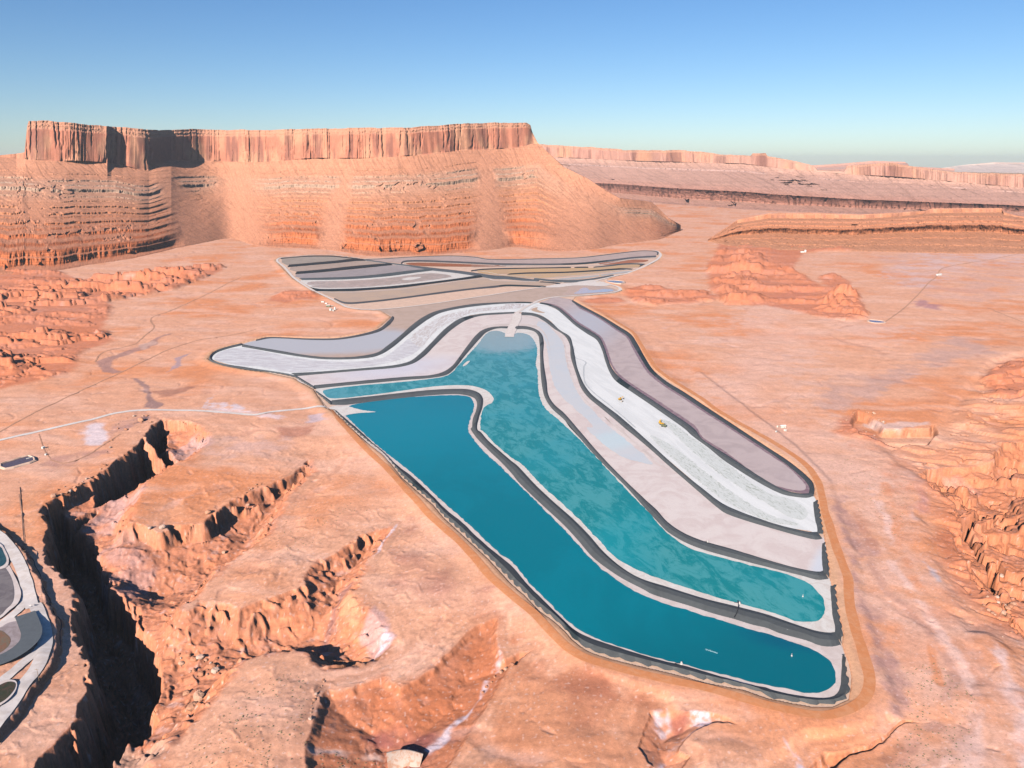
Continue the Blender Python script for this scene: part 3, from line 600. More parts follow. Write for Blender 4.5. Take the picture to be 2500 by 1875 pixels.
# ---- materials
m_deep, t, c = pondmat('deep_blue_water', (.0005,.16,.205), (.0005,.175,.225), 120, .15, .3, grain=.02)
c = t.blob(c, (.001,.12,.155), 2000, 1660, 150, 70, 0, .7, .15, .02, .85); t.base(c)
c = t.blob(c, (.001,.205,.265), 960, 1050, 190, 130, .3, .8, .1, .02, .8); t.base(c)
c = t.blob(c, (.002,.09,.15), 1915, 1560, 28, 12, -.3, .7, .3, .1, .8); t.base(c)
def streakwater():
    m = mat('teal_water', (.02,.25,.3), .18, .5); t = NT(m)
    v = t.coord(math.radians(-72), (.5,1.1,1)); n = t.noise(v, 1/20., 9, .72, .7)
    v2 = t.coord(math.radians(-60), (.6,1.3,1)); n2 = t.noise(v2, 1/6., 5, .65, 1.5)
    k = t.math('ADD', n, t.math('MULTIPLY', t.math('SUBTRACT', n2, .5), .22))
    c = t.mix(t.ramp(k, .43, .57), (.062,.295,.30), (.008,.205,.21))
    c = t.mix(t.ramp(k, .62, .74, 0, .5), c, (.006,.13,.17))
    big = t.noise(t.coord(), 1/110., 3, .5)
    c = t.mix(t.ramp(big, .45, .7, 0, .35), c, (.012,.27,.32))
    c = t.blob(c, (.25,.36,.37), 1228, 830, 75, 105, 0, .25, .22, .05, .85)
    c = t.blob(c, (.12,.33,.37), 700, 965, 120, 40, .05, .6, .2, .05, .5)
    c = t.blob(c, (.006,.30,.35), 1480, 1340, 30, 110, -.6, .8, .3, .04, .4)
    t.base(c); return m
m_teal = streakwater()
m_salt, t, c = pondmat('salt_crust', (.63,.58,.54), (.57,.50,.455), 14, .75, .25, grain=.07, bump=.12)
m_saltpink, t, c = pondmat('pinkish_salt', (.61,.515,.48), (.55,.45,.41), 22, .7, .25, grain=.05, bump=.1)
m_white, t, c = pondmat('white_salt', (.71,.69,.665), (.64,.625,.605), 24, .6, .3, rot=math.radians(-74), an=(.2,1.5,1), grain=.03, bump=.02)
m_mottle, t, c = pondmat('wet_salt', (.60,.595,.56), (.37,.38,.32), 6., .55, .35, rot=math.radians(-74), an=(.3,1.4,1), lo=.50, hi=.66, dist=3.)
m_grey, t, c = pondmat('streaked_salt', (.50,.46,.47), (.68,.66,.655), 7, .55, .35, rot=math.radians(-3), an=(.16,1.4,1), lo=.45, hi=.6, dist=2.)
m_grey2, t, c = pondmat('streaked_salt_brown', (.50,.43,.40), (.68,.66,.655), 9, .55, .35, rot=math.radians(84), an=(.22,1.3,1), lo=.43, hi=.58, dist=2.5)
m_p3, t, c = pondmat('pale_brine', (.66,.56,.52), (.60,.485,.45), 38, .5, .15, grain=.04)
c = t.blob(c, (.60,.52,.49), 1310, 785, 45, 90, 0, .4, .1, .05, .8)
c = t.blob(c, (.56,.58,.63), 2005, 1385, 8, 50, -.5, .6, .2, .05, .8)
c = t.blob(c, (.56,.55,.62), 960, 900, 110, 60, .6, .7, .2, .03, .7); t.base(c)
m_pale, t, c = pondmat('pale_blue_water', (.555,.54,.54), (.53,.535,.55), 60, .4, .2, grain=.01)
c = t.blob(c, (.50,.60,.62), 1480, 1080, 25, 150, -.9, .6, .2, .05, .6); t.base(c)
m_mauve, t, c = pondmat('mauve_brine', (.47,.37,.355), (.41,.32,.31), 45, .6, .1, grain=.04)
c = t.blob(c, (.42,.41,.45), 1430, 790, 70, 260, -.25, .7, .15, .02, .9)
c = t.blob(c, (.47,.38,.38), 2100, 1190, 60, 60, 0, .7, .15, .02, .8); t.base(c)
m_rim, t, c = pondmat('dark_brine_rim', (.22,.13,.145), (.30,.20,.20), 9, .5, .4)
m_lav, t, c = pondmat('lavender_brine', (.47,.34,.28), (.43,.31,.25), 45, .7, .08, grain=.04)
c = t.blob(c, (.42,.41,.44), 760, 830, 265, 120, .0, .25, .12, .02, 1.); t.base(c)
m_p6, t, c = pondmat('tan_brine', (.48,.34,.28), (.44,.32,.27), 50, .6, .15, grain=.02)
m_bluetri, t, c = pondmat('blue_grey_water', (.37,.39,.46), (.39,.41,.48), 50, .15, .5, grain=.01)

def flat(name, spec, z, m, parent, n=4, sm=True, rag=0., L=4.):
    P = gp(spec); 
    if sm: P = smooth(P, n, True)
    if rag:
        P, _ = resample(np.vstack([P, P[:1]]), 900); P = P[:-1]
        d = np.roll(P,-1,0)-np.roll(P,1,0); d /= np.linalg.norm(d,axis=1)[:,None]+1e-9
        P = P+np.stack([-d[:,1], d[:,0]],-1)*(rag*fbm(P[:,0], P[:,1], L, 3, 6))[:,None]
    return sheet(name, P, z, m, parent)
def pond(label, group=None):
    o = empty('evaporation_pond'); return tag(o, label, 'pond', group)
def bank(label, A, B, top=3.2, zig=0., dark=(), jag=.7, tone=(.082,.087,.089), rev=False, cat='embankment', group=None, n_=None, parent=None, step=4., name='lined_embankment'):
    a_ = smooth(gp(A)); b_ = smooth(gp(B))
    n = int(max(np.linalg.norm(np.diff(a_,axis=0),axis=1).sum(), np.linalg.norm(np.diff(b_,axis=0),axis=1).sum())/step)+2
    n = min(n, 1400)
    a_, L = resample(a_, n); b_, _ = resample(b_, n); s = np.linspace(0, L, n)
    dirv = a_-b_; dirv /= np.linalg.norm(dirv,axis=1)[:,None]+1e-6
    a0_ = a_.copy()
    if zig:
        saw = np.abs((((s/12.5+.3*fbm(s, s*0, 60, 2, 3))) % 1)*2-1); amp = zig*(.55+.9*np.abs(pn(s/29., s*0+3.3)))
        a_ = a_+dirv*((saw-.75)*amp)[:,None]
    if jag: b_ = b_+dirv*(jag*fbm(s, s*0, 14, 3, 5))[:,None]
    wd = np.linalg.norm(a_-b_,axis=1); tp = np.minimum(top*.45, wd*.10)
    end = np.minimum(sstep(-1, 8, s), sstep(-1, 8, L-s)); tp = tp*end
    ks = [0,.04,.34,.66,.96,1]
    P = np.zeros((n,6,3))
    for j,k in enumerate(ks):
        aj = a_ if j < 2 else a0_
        P[:,j,:2] = aj*(1-k)+b_*k; P[:,j,2] = ((1.08,1.3,0,0,.22,-.7) if zig else (-.7,.22,0,0,.22,-.7))[j]
        if j in (2,3): P[:,j,2] = .3+tp+(1.2*(j==2) if zig else 0)
    pan = (RNG.uniform(.95,1.05,400)[(s/42).astype(int)%400])
    pan = np.where(np.abs((s/42)%1-.0) < .02, pan*.85, pan)
    C = np.ones((n,6,3))*np.array(tone)*pan[:,None,None]
    for d0_,d1_ in dark: C[(s/L>=d0_)&(s/L<=d1_)] = (.025,.035,.038)
    o = gridmesh(name, P, M_liner, C, parent, False)
    if parent is None: tag(o, label, cat, group)
    return o
B1o = "F 668,1423 J 790,133 870,200 960,278 1040,335 1110,392 1260,582 1390,697 1530,817 1620,927 1750,1047 1880,1167 2010,1287 2140,1427 2212,1505 O 0,4 100,84 160,154 240,230 360,316 460,406 520,476 620,556 700,596 860,646 1060,696 1300,751 1480,796 1700,856 2000,911 2200,971 P 0,991 230,1036 400,1059 560,1053 690,993 712,900 690,790 678,690 668,625"
B1i = "F 694,1423 J 775,78 900,185 1020,300 1150,420 1260,512 1330,562 1500,720 1650,870 1790,980 1900,1090 2050,1220 2212,1350 O 130,0 230,100 330,200 450,320 560,410 700,475 850,525 1000,575 1130,615 1300,665 1450,697 1600,740 1800,800 2000,860 2212,900 P 0,905 200,955 380,980 500,985 580,960 618,900 630,800 635,700 640,625"
bank('dark lined bank with sawtooth sand edge between the orange track and deep blue pond', B1o, B1i, 3., 5., dark=((.345,.375),(.70,.725)), tone=(.075,.078,.078))
B2a = "F 640,1372 760,1378 900,1362 1200,1325 1500,1295 1750,1285 1870,1310 1905,1350 1900,1420 1870,1500 1860,1590 J 1850,165 1900,240 2010,355 2120,460 2212,560 K 400,620 520,740 660,870 800,1000 920,1130 1050,1280 1180,1380 1320,1470 1500,1562 O 1200,90 1350,140 1550,200 1750,265 1920,310 2080,360 2212,390 P 90,430 200,460 350,500 450,540 560,548 632,530"
B2b = "F 655,1335 800,1318 1000,1298 1300,1265 1500,1245 1700,1235 1830,1238 1920,1265 1960,1310 1960,1390 1930,1480 1915,1590 J 1940,190 2000,260 2100,350 2212,445 K 400,480 560,650 720,800 880,940 1020,1080 1150,1230 1300,1360 1450,1450 1700,1530 1880,1588 O 1700,135 1950,195 2212,265 P 200,335 400,400 520,420 577,415"
bank('broad dark grey lined bank between the deep blue pond and the teal pond', B2a, B2b, 3.6, dark=(), jag=.0)
bank('short dark lined bank closing the right end of the teal pond', "P 590,20 600,150 625,320 648,420 634,530", "P 535,20 545,150 560,300 577,372 577,440", 2.6, 4.)
bank('thin lined bank closing the left end of the teal pond beside the white road', "F 500,1258 560,1310 640,1378", "F 520,1252 590,1300 665,1352", 2.2, 3.)
bank('curved grey bank between the left arms of the teal pond and pale pink pond', "F 505,1238 700,1216 1000,1188 1300,1160 1500,1145 1640,1120 1720,1060 1800,960 1860,890 1940,800 2000,745 2090,715 2170,715",
     "F 498,1205 700,1186 1000,1157 1300,1131 1500,1118 1600,1095 1690,1040 1740,980 1820,870 1900,770 1960,725 2050,700 2190,695", 3., dark=((.50,.513),))
bank('long grey bank right of the causeway between the teal pond and pale pink pond', "G 372,725 450,721 530,735 575,770 590,840 595,960 600,1100 615,1230 640,1320 700,1410 800,1500 880,1590 K 1010,330 1150,480 1350,680 1500,850 1620,980 1700,1060 1850,1150 2000,1210 2212,1272 L 150,1225 300,1262 430,1297 524,1288",
     "G 380,690 480,695 560,720 610,760 630,830 625,930 635,1050 655,1170 670,1290 720,1370 800,1440 930,1588 K 1100,370 1300,580 1500,770 1600,860 1700,970 1850,1070 2030,1140 2212,1190 L 150,1165 320,1205 450,1222 478,1212", 3.4, dark=((.155,.175),))
bank('short lined bank closing the right end of the pale pink pond', "L 495,980 514,1080 530,1200 528,1290", "L 466,980 463,1100 474,1220", 2.4, 3.)
bank('curved grey bank between the left arms of the pale pink pond and white salt pond', "F 350,1128 600,1105 900,1080 1200,1055 1340,1025 1450,960 1550,860 1700,720 1830,640 1950,605 2100,594 G 370,586",
     "F 300,1100 600,1085 900,1060 1200,1030 1320,1000 1400,945 1500,850 1650,700 1780,620 1900,595 2030,580 G 378,571", 3., dark=((.80,.855),))
bank('long grey lined bank between the pale pink pond and the bright white salt pond', "G 425,600 530,605 620,645 720,720 800,770 850,850 860,960 890,1060 910,1120 950,1230 1010,1310 1130,1410 1250,1510 1340,1588 K 1400,220 1550,345 1700,480 1850,610 2000,740 2130,850 2212,905 L 150,885 300,925 420,950 472,940",
     "G 440,572 530,580 620,610 700,665 770,730 850,780 880,860 900,960 915,1040 935,1100 980,1200 1050,1290 1150,1370 1270,1460 1410,1580 K 1560,300 1700,430 1850,560 2000,680 2212,830 L 80,815 200,845 350,877 422,878", 3.4)
bank('short lined bank closing the right end of the bright white salt pond', "L 430,612 454,720 474,850 480,915", "L 388,625 400,740 425,862 425,890", 2.4, 3.)
bank('curved grey bank between the streaked left arm of the white pond and the lavender pond', "E 2090,697 F 0,895 200,930 400,962 600,982 850,980 1000,965 1080,940 1180,880 1300,780 1400,700 1500,630 1600,580 1750,545 2000,512 2212,498 G 480,497 525,500",
     "E 2092,672 2212,695 F 200,905 400,940 600,962 800,962 950,945 1050,920 1130,865 1250,770 1350,680 1450,610 1550,565 1700,530 1900,500 2212,485 G 480,485 545,490", 3., dark=((.955,.995),))
bank('long grey lined bank between the bright white salt pond and the mauve pond', "G 592,500 660,515 730,545 800,600 900,690 1000,760 1080,810 1130,900 1160,1000 1200,1100 1250,1170 1380,1260 1550,1375 1700,1480 1850,1588 K 1900,220 2050,330 2212,460 L 120,555 250,580 340,587 398,568",
     "G 596,490 680,505 750,530 830,590 920,670 1040,740 1110,790 1150,870 1180,960 1220,1060 1290,1140 1400,1220 1550,1320 1700,1420 1930,1580 K 2000,255 2212,390 L 150,520 280,547 350,545 368,540", 3.4, dark=((0,.04),(.595,.635)))
bank('outer dark lined bank along the far right side of the mauve pond', "G 875,466 950,510 1050,563 1150,617 1280,697 1380,762 1440,848 1500,958 1580,1078 1700,1178 1850,1268 2000,1368 2212,1508 L 0,150 150,247 270,337 340,398 388,450 403,510 398,562",
     "G 872,485 940,530 1050,585 1150,645 1260,720 1350,780 1400,862 1460,962 1530,1072 1580,1122 1680,1204 1850,1312 2000,1412 2212,1548 L 0,185 150,292 260,382 330,452 356,500 352,545", 3., dark=((.46,.60),), tone=(.05,.055,.06))
bank('thin lined bank curving round the sandy knoll above the lavender pond', "F 0,810 100,789 250,792 450,801 700,798 900,764 1050,720 1140,648 1178,606", "F 0,824 120,801 250,803 450,814 700,813 900,784 1060,745 1135,700 1190,642 1194,618", 2.2, tone=(.075,.075,.078))
bank('lined bank with zigzag sand edge round the left tip of the white salt pond', "E 2090,668 1950,704 1850,742 1806,795 1812,822 1850,838 1950,868 2100,895 2212,910 F 100,1095 330,1142 400,1183 500,1242", "E 2090,684 1960,716 1870,750 1832,792 1836,806 1880,828 1960,848 2100,868 2212,886 F 120,1080 330,1118 420,1165 520,1226", 2.4, 3.2)

p = pond('deep blue water pond nearest the viewer, beside the orange track')
flat('salt_shore', "F 660,1400 700,1375 900,1350 1300,1305 1500,1270 1750,1262 1900,1290 1930,1350 1910,1450 1885,1590 J 1875,170 1950,250 2100,400 2212,500 K 400,560 660,810 920,1080 1180,1330 1500,1520 O 1300,90 1800,230 2212,340 P 200,420 450,500 600,500 660,620 640,800 640,930 560,1000 400,1015 200,985 0,945 O 2000,880 1500,730 1100,640 800,560 560,440 400,310 200,110 J 2212,1400 1900,1130 1600,860 1260,545 1000,320 760,90", 0., m_saltpink, p, 2)
flat('water', "F 860,1369 1000,1347 1300,1312 1600,1293 1740,1292 1830,1302 1876,1340 1880,1400 1850,1500 1832,1570 J 1830,170 1875,252 1990,382 2105,485 2212,592 K 500,733 650,883 800,1034 950,1194 1100,1354 1250,1464 1400,1562 O 1100,86 1300,166 1500,226 1700,287 1900,346 2050,396 2212,436 P 150,486 300,536 430,596 520,652 575,740 585,820 555,880 480,930 400,945 300,937 150,907 0,882 O 2050,842 1850,792 1700,757 1500,707 1300,652 1120,607 950,552 800,502 700,462 580,397 460,302 350,192 250,92 160,5 J 2212,1317 2100,1237 1950,1097 1800,957 1650,827 1500,687 1330,532 1160,402 1010,277 900,178 820,98 780,45 810,32 900,24 1020,20 960,12 900,4 830,-6 800,-20 820,-38", .15, m_deep, p, 3, rag=1.6, L=9)
flat('salt_spit', "J 700,12 760,-35 850,-12 930,8 1040,22 900,30 800,44 740,62", .3, m_salt, p, 3, rag=1.2)
p = pond('mottled teal water pond with a grey cloudy patch at its far end')
flat('salt_shore', "F 520,1230 700,1200 1100,1160 1500,1130 1660,1090 1800,920 1950,760 2050,705 2200,700 G 345,690 380,710 480,705 560,735 605,800 615,1000 640,1250 720,1390 900,1560 K 1000,280 1300,600 1600,920 1900,1120 2212,1240 L 200,1210 450,1260 530,1280 545,1350 560,1450 P 575,150 580,300 600,430 560,470 400,420 150,360 O 2212,300 1800,180 1400,50 K 1800,1575 1450,1480 1150,1270 800,910 400,540 J 2212,500 1950,240 1900,150 F 1935,1450 1945,1330 1850,1260 1600,1260 1200,1300 800,1345 650,1360 560,1290", 0., m_salt, p, 2)
flat('water', "F 585,1250 580,1270 620,1310 680,1320 900,1300 1100,1275 1300,1247 1420,1230 1650,1207 1830,1207 1920,1222 2000,1257 2048,1308 2052,1335 2030,1362 1980,1388 1955,1430 1942,1500 1940,1590 J 1960,185 2050,280 2212,420 K 430,465 600,644 780,804 950,964 1100,1124 1220,1254 1350,1344 1500,1414 1700,1484 2000,1584 O 1850,142 2000,182 2212,237 P 150,292 220,318 330,330 400,330 450,310 485,260 490,190 470,120 420,60 360,5 L 280,1290 150,1240 0,1205 K 2100,1262 1900,1202 1750,1112 1640,1012 1550,902 1400,752 1200,542 1000,322 900,222 750,82 650,0 G 600,1330 580,1230 575,1080 558,1020 570,960 565,860 530,800 480,762 400,752 340,787 310,787 290,755 230,735 170,740 130,762 60,850 0,915 F 1800,980 1740,1040 1700,1090 1620,1132 1450,1157 1200,1182 900,1207 640,1237", .15, m_teal, p, 3, rag=1.6, L=10)
flat('salt_islet', "F 1788,1042 1800,1020 1830,998 1846,995 1835,1015 1805,1038", .35, m_salt, p, 3)
p = pond('pale pink brine pond with a light blue water streak, between grey banks')
flat('brine', "F 340,1125 600,1095 1200,1043 1350,1010 1480,920 1650,740 1800,635 1950,595 G 250,580 400,578 450,588 600,625 740,725 860,830 880,1000 930,1150 1000,1270 1150,1390 1380,1588 K 1560,325 1850,590 2100,790 L 150,860 400,915 480,930 500,1100 520,1240 450,1235 200,1190 0,1150 K 1950,1140 1750,1050 1550,860 1200,510 850,150 G 780,1460 650,1320 615,1150 610,850 560,730 450,705 300,700 200,702 F 2050,706 1950,745 1800,920 1660,1085 1500,1130 1000,1170 500,1220", 0., m_p3, p, 2)
flat('water', "G 592,652 566,690 612,765 650,850 672,1000 690,1100 730,1230 810,1330 900,1410 1050,1570 K 1000,152 1130,285 1300,405 1450,452 1565,474 1480,380 1350,270 1230,178 1110,70 G 1100,1478 1050,1420 975,1345 900,1230 850,1100 812,950 790,830 700,722 640,662", .15, m_pale, p, 4, rag=2.5, L=20)
flat('salt_shore', "G 300,690 230,700 100,712 130,690 300,670 345,640 360,600 400,590 425,620 410,660 450,672 560,690 600,710 660,800 690,950 700,1080 690,950 655,800 610,740 560,705 480,690 400,684", .3, m_saltpink, p, 2)
flat('salt_shore', "G 440,600 520,612 620,655 700,715 790,800 815,900 830,1010 870,1130 925,1250 990,1340 1150,1478 1320,1588 K 1320,190 1480,330 1650,470 1700,520 1600,460 1400,280 1230,140 1090,0 G 1080,1415 990,1330 920,1240 865,1120 828,980 805,850 745,765 660,680 580,635 500,620", .26, m_saltpink, p, 2)
p = pond('bright white salt pond with two small groups of machines on it')
flat('salt_crust', "E 1815,800 1860,745 2090,680 F 0,885 300,945 700,972 1000,955 1150,890 1400,690 1560,575 1900,510 G 150,498 500,492 600,492 740,535 900,680 1080,800 1150,950 1260,1160 1600,1380 1900,1588 K 2000,290 2212,420 L 200,550 400,575 430,750 470,900 350,870 100,830 K 2212,870 1900,600 1500,260 G 1250,1460 1000,1270 900,1030 870,850 760,730 600,595 450,575 200,578 F 1850,600 1700,680 1500,850 1350,990 1200,1040 700,1085 330,1120 0,1070", 0., m_white, p, 2)
flat('streaked_crust', "E 1852,786 1900,745 1980,715 2080,706 2212,722 F 300,962 600,997 900,1000 1080,972 1160,930 1250,860 1330,800 1420,880 1300,962 1150,1010 900,1050 600,1072 350,1092 200,1077 0,1040 E 2100,862 1950,832 1860,812", .12, m_grey, p, 4, rag=1.5)
flat('streaked_crust', "F 1330,800 1480,680 1600,612 1700,582 1900,545 2150,520 G 300,505 440,500 480,512 400,540 200,556 0,580 F 1850,582 1700,652 1600,702 1500,792 1420,880 1370,850", .13, m_grey2, p, 4, rag=1.5)
flat('wet_patch', "K 1640,88 1690,90 1900,235 2050,340 2212,465 L 0,545 150,585 280,640 340,710 300,775 200,755 0,640 K 2212,600 2000,440 1800,250 1700,150", .12, m_mottle, p, 3, rag=3)
flat('wet_patch', "K 1540,215 1700,290 1850,400 2000,520 2212,680 L 0,725 200,790 260,812 150,818 0,785 K 2212,800 2000,645 1850,520 1700,380", .13, m_mottle, p, 3, rag=3)
m_line, t, c = pondmat('drag_line', (.42,.42,.42), (.55,.55,.55), 5, .7, .2)
o = band('drag_line', gp("G 600,600 720,700 830,790 880,870 905,970 950,985 990,1005 975,1050 985,1180 1050,1260 1200,1380 1330,1490 1420,1570"), 2.6, .14, m_line, p, step=4, jit=.5)
m_tan, t, c = pondmat('tan_silt', (.50,.34,.22), None)
flat('silt_patch', "G 520,552 550,535 575,532 570,548 600,565 640,580 600,580 560,572 530,562", .2, m_tan, p, 3)
band('haul_line', gp("G 500,560 560,520 640,518 760,560 860,640 990,730"), 3., .17, m_saltpink, p, jit=.5)
p = pond('mauve grey brine pond along the far right side, bordered by sand')
flat('dark_rim', "G 600,490 640,480 730,445 830,458 870,468 940,522 1050,575 1150,632 1270,710 1370,775 1430,860 1480,960 1550,1072 1700,1190 1850,1290 2000,1390 2212,1530 L 0,165 150,270 270,360 340,425 375,490 370,545 280,545 150,520 0,480 K 2000,260 G 1700,1425 1550,1325 1290,1145 1180,970 1110,795 920,680 750,535", 0., m_rim, p, 3)
flat('brine', "G 600,487 640,477 730,443 830,460 868,474 935,540 1050,597 1145,655 1250,728 1340,788 1385,865 1440,965 1510,1078 1570,1140 1680,1222 1850,1330 2000,1430 2212,1565 L 0,205 150,305 250,390 310,455 330,490 320,515 280,525 200,515 100,490 0,462 K 2212,372 2000,237 G 1940,1560 1720,1408 1560,1302 1400,1200 1300,1125 1235,1050 1196,950 1165,860 1120,782 1040,728 930,660 840,582 760,524 690,500", .12, m_mauve, p, 3, rag=1.0, L=14)
p = pond('lavender brine pond on the left, its upper part tan, under the sandy knoll')
flat('brine', "E 2095,676 2212,705 F 200,915 400,950 700,970 1000,950 1100,900 1250,780 1400,660 1560,570 1900,505 2212,490 G 300,488 530,495 600,468 700,445 900,428 880,338 700,348 500,378 300,408 100,437 F 1800,465 1500,510 1200,545 1000,558 1090,570 1180,620 1160,680 1060,735 900,775 700,806 450,808 250,797 100,795 0,820", 0., m_lav, p, 2)
p = pond('narrow blue grey pond beneath the hairpin of the white road')
flat('brine', "G 870,340 1000,345 1100,350 1200,360 1265,385 1200,400 1050,412 900,425 800,430 840,380", .05, m_p6, p, 3)
flat('water', "G 962,364 1000,362 1020,380 1060,384 1150,374 1200,376 1236,388 1180,397 1050,406 890,416 925,392", .2, m_bluetri, p, 2)

# ---- far field of ponds
def simple(label, spec, c1, c2=None, L=40, shore=None, rag=.8, part='brine', z=.1):
    m_, t_, c_ = pondmat('brine_'+str(len(bpy.data.materials)), tuple(x*k for x,k in zip(c1,(1,.96,.89))), tuple(x*k for x,k in zip(c2 or tuple(x*.88 for x in c1),(1,.96,.89))), L, .95, .02, grain=.06)
    p_ = pond(label, None); flat(part, spec, z, m_, p_, 2, rag=rag, L=25); return p_
simple('grey tan pond strip farthest to the left in the upper pond field', "F 222,113 330,101 460,92 650,92 760,102 900,120 700,128 500,146 290,163 270,170", (.34,.29,.27))
simple('dull brown pond strip second from the top left of the upper field', "F 300,185 500,168 700,150 930,130 1170,152 1000,164 800,180 600,202 350,224", (.40,.31,.28))
simple('mauve grey pond strip between the second and third dark banks of the upper field', "F 345,248 600,228 800,208 1000,188 1170,168 1350,175 1520,195 1300,217 1100,242 900,262 700,272 400,282", (.33,.29,.315))
p = pond('grey green pond with broad white salt margin in the middle of the upper field')
flat('salt_shore', "F 395,292 700,293 900,284 1150,263 1350,237 1540,214 1700,230 1960,255 1750,285 1500,318 1200,350 1000,366 800,374 520,378 450,345", .05, m_salt, p, 3)
m_, t, c = pondmat('grey_green_brine', (.27,.28,.27), (.38,.36,.35), 25, .3, .4)
flat('brine', "F 440,325 480,310 700,305 900,298 1150,277 1350,252 1500,238 1620,245 1690,265 1560,290 1400,310 1150,338 900,358 700,364 520,360 480,345 640,332 500,338 460,338", .2, m_, p, 3, rag=1.2, L=20)
flat('salt_islet', "F 1255,290 1330,272 1425,270 1400,284 1310,298", .35, m_salt, p, 3)
simple('pinkish tan pond strip below the blackest bank of the upper field', "F 560,398 900,392 1250,366 1500,334 1750,302 1960,275 G 200,296 560,308 740,318 700,335 560,345 300,338 200,350 F 1900,372 1600,403 1300,444 1000,480 800,495 690,450", (.46,.34,.28), (.42,.32,.28), 60)
simple('reddish tan pond strip just above the long white road', "F 790,505 1000,490 1300,455 1600,415 1900,378 2212,347 G 200,362 300,350 450,352 640,357 400,385 200,412 0,440 F 1700,468 1500,498 1200,532 1000,543 880,535", (.44,.31,.26), (.40,.27,.22), 60)
simple('long mauve tan pond strip at the top of the upper field below the mesa', "F 940,122 1100,116 1400,98 1700,91 1900,103 2000,120 G 350,122 600,116 900,109 1100,90 1300,65 1500,47 1600,56 1590,85 1400,98 1200,122 950,146 700,154 300,151 F 2000,148 1700,134 1400,124 1290,127 1240,150 1150,140", (.44,.34,.335))
simple('dark brownish red pond strip inside the curved bank of the upper field', "F 1295,152 1400,143 1700,152 2000,166 G 300,172 300,176 200,180 F 1900,181 1700,180 1450,176 1330,165", (.32,.125,.075))
simple('thin rust red pond strip at the right tip of the upper field', "G 1100,152 1250,135 1400,120 1530,122 1500,140 1400,148 1250,158 1150,165", (.36,.15,.10))
simple('upper golden tan pond strip at the right of the upper field', "G 50,212 130,203 400,198 860,192 1060,190 1200,175 1350,162 1480,164 1440,185 1300,192 1200,200 1000,214 800,224 500,230 330,240 200,245 100,240", (.50,.335,.20), (.46,.31,.22), 60)
simple('lower golden tan pond strip at the right of the upper field', "G 130,250 330,250 500,242 800,236 1000,226 1200,214 1300,212 1200,228 1000,248 800,268 600,282 450,275 250,258", (.50,.34,.22), (.46,.33,.25), 60)
simple('pale bluish pond sliver beside the white road at the right of the upper field', "G 700,292 900,270 1100,252 1300,222 1390,215 1350,232 1200,250 1000,278 860,294", (.42,.40,.42))
def fb(label, A, B, dark=(), tone=(.020,.028,.032), top=3.5): return bank(label, A, B, top, 0, dark, 0, tone)
fb('thin dark bank rimming the top left corner of the upper field', "F 212,114 330,103 460,95 650,95 760,104 900,121", "F 215,105 330,96 460,85 650,84 760,95 905,112", top=2)
fb('uppermost black bank crossing the left part of the upper field', "F 270,186 290,184 500,166 700,149 860,133 950,129", "F 288,162 500,144 700,126 830,112 935,114")
fb('second black bank crossing the left part of the upper field', "F 338,246 600,226 800,206 1000,186 1180,166", "F 352,222 600,200 800,178 1000,160 1165,149")
fb('slate bank above the white salt margin of the grey green pond', "F 400,297 700,294 900,285 1150,264 1350,237 1545,213", "F 368,280 700,271 900,262 1100,242 1300,216 1500,199", tone=(.07,.085,.09))
fb('blackest broad bank below the grey green pond', "F 520,393 800,393 1000,381 1250,363 1500,331 1750,299 1965,271", "F 455,352 520,371 800,370 1000,360 1200,345 1500,312 1750,280 1950,249", tone=(.018,.026,.03))
fb('grey bank between the pinkish tan and reddish tan strips', "F 675,462 790,503 1000,489 1300,453 1600,413 1900,376 G 200,363 300,351 450,353 640,358", "F 675,451 792,489 1000,475 1300,440 1600,398 1900,362 G 200,345 300,335 400,337 660,349", tone=(.07,.07,.075), dark=((.80,1),))
fb('diagonal slate bank running across the whole upper field', "F 900,121 1100,151 1300,177 1540,217 1700,234 1960,272 G 200,288 300,290 450,302 585,307", "F 900,111 1100,139 1300,163 1550,192 1750,214 1950,240 G 200,256 300,262 450,279 592,296", tone=(.085,.095,.105))
fb('slate bank curving under the topmost pond strip', "F 1272,166 1262,152 1290,142 1400,138 1700,148 2000,162 G 300,168 700,168 950,161 1200,138 1400,112 1600,97", "F 1250,160 1258,140 1290,126 1400,122 1700,132 2000,146 G 300,151 700,153 950,145 1200,120 1400,96 1600,84", tone=(.08,.08,.085), dark=((.60,.78),))
fb('thin rim bank along the top of the upper field', "F 930,122 1100,114 1400,97 1700,90 1900,102 2000,119 G 350,121 600,115 900,108 1100,89 1300,64 1500,46 1590,52 1605,80", "F 930,117 1100,110 1400,92 1700,85 1900,96 2000,113 G 350,116 600,110 900,103 1100,83 1300,58 1500,40 1605,47 1618,80", tone=(.08,.08,.085), top=2)
fb('slate bank above the upper golden strip, left segment', "G 0,222 100,210 300,203 600,197 862,193", "G 0,212 100,200 300,193 600,189 862,183")
fb('short black bank segment between two sand ramps', "G 893,193 1012,191", "G 893,184 1012,181")
fb('slate bank above the upper golden strip, right segment', "G 1058,191 1200,178 1350,163 1480,165 1440,190", "G 1058,181 1200,165 1350,150 1485,153 1510,156", tone=(.07,.075,.08))
fb('curved slate bank between the two golden strips', "G 310,250 500,241 800,236 1000,226 1200,212 1300,207 1390,206", "G 330,241 500,231 800,226 1000,216 1200,201 1300,194 1400,198", dark=((.93,1),))
fb('slate bank beneath the lower golden strip near the machines', "G 540,290 700,310 860,318 1000,303 1100,286 1235,260", "G 550,279 700,292 860,296 1000,286 1100,272 1230,250", tone=(.085,.095,.1))
fb('short slate bank by the road junction of the upper field', "G 590,316 680,322 770,334", "G 600,308 690,316 772,322")

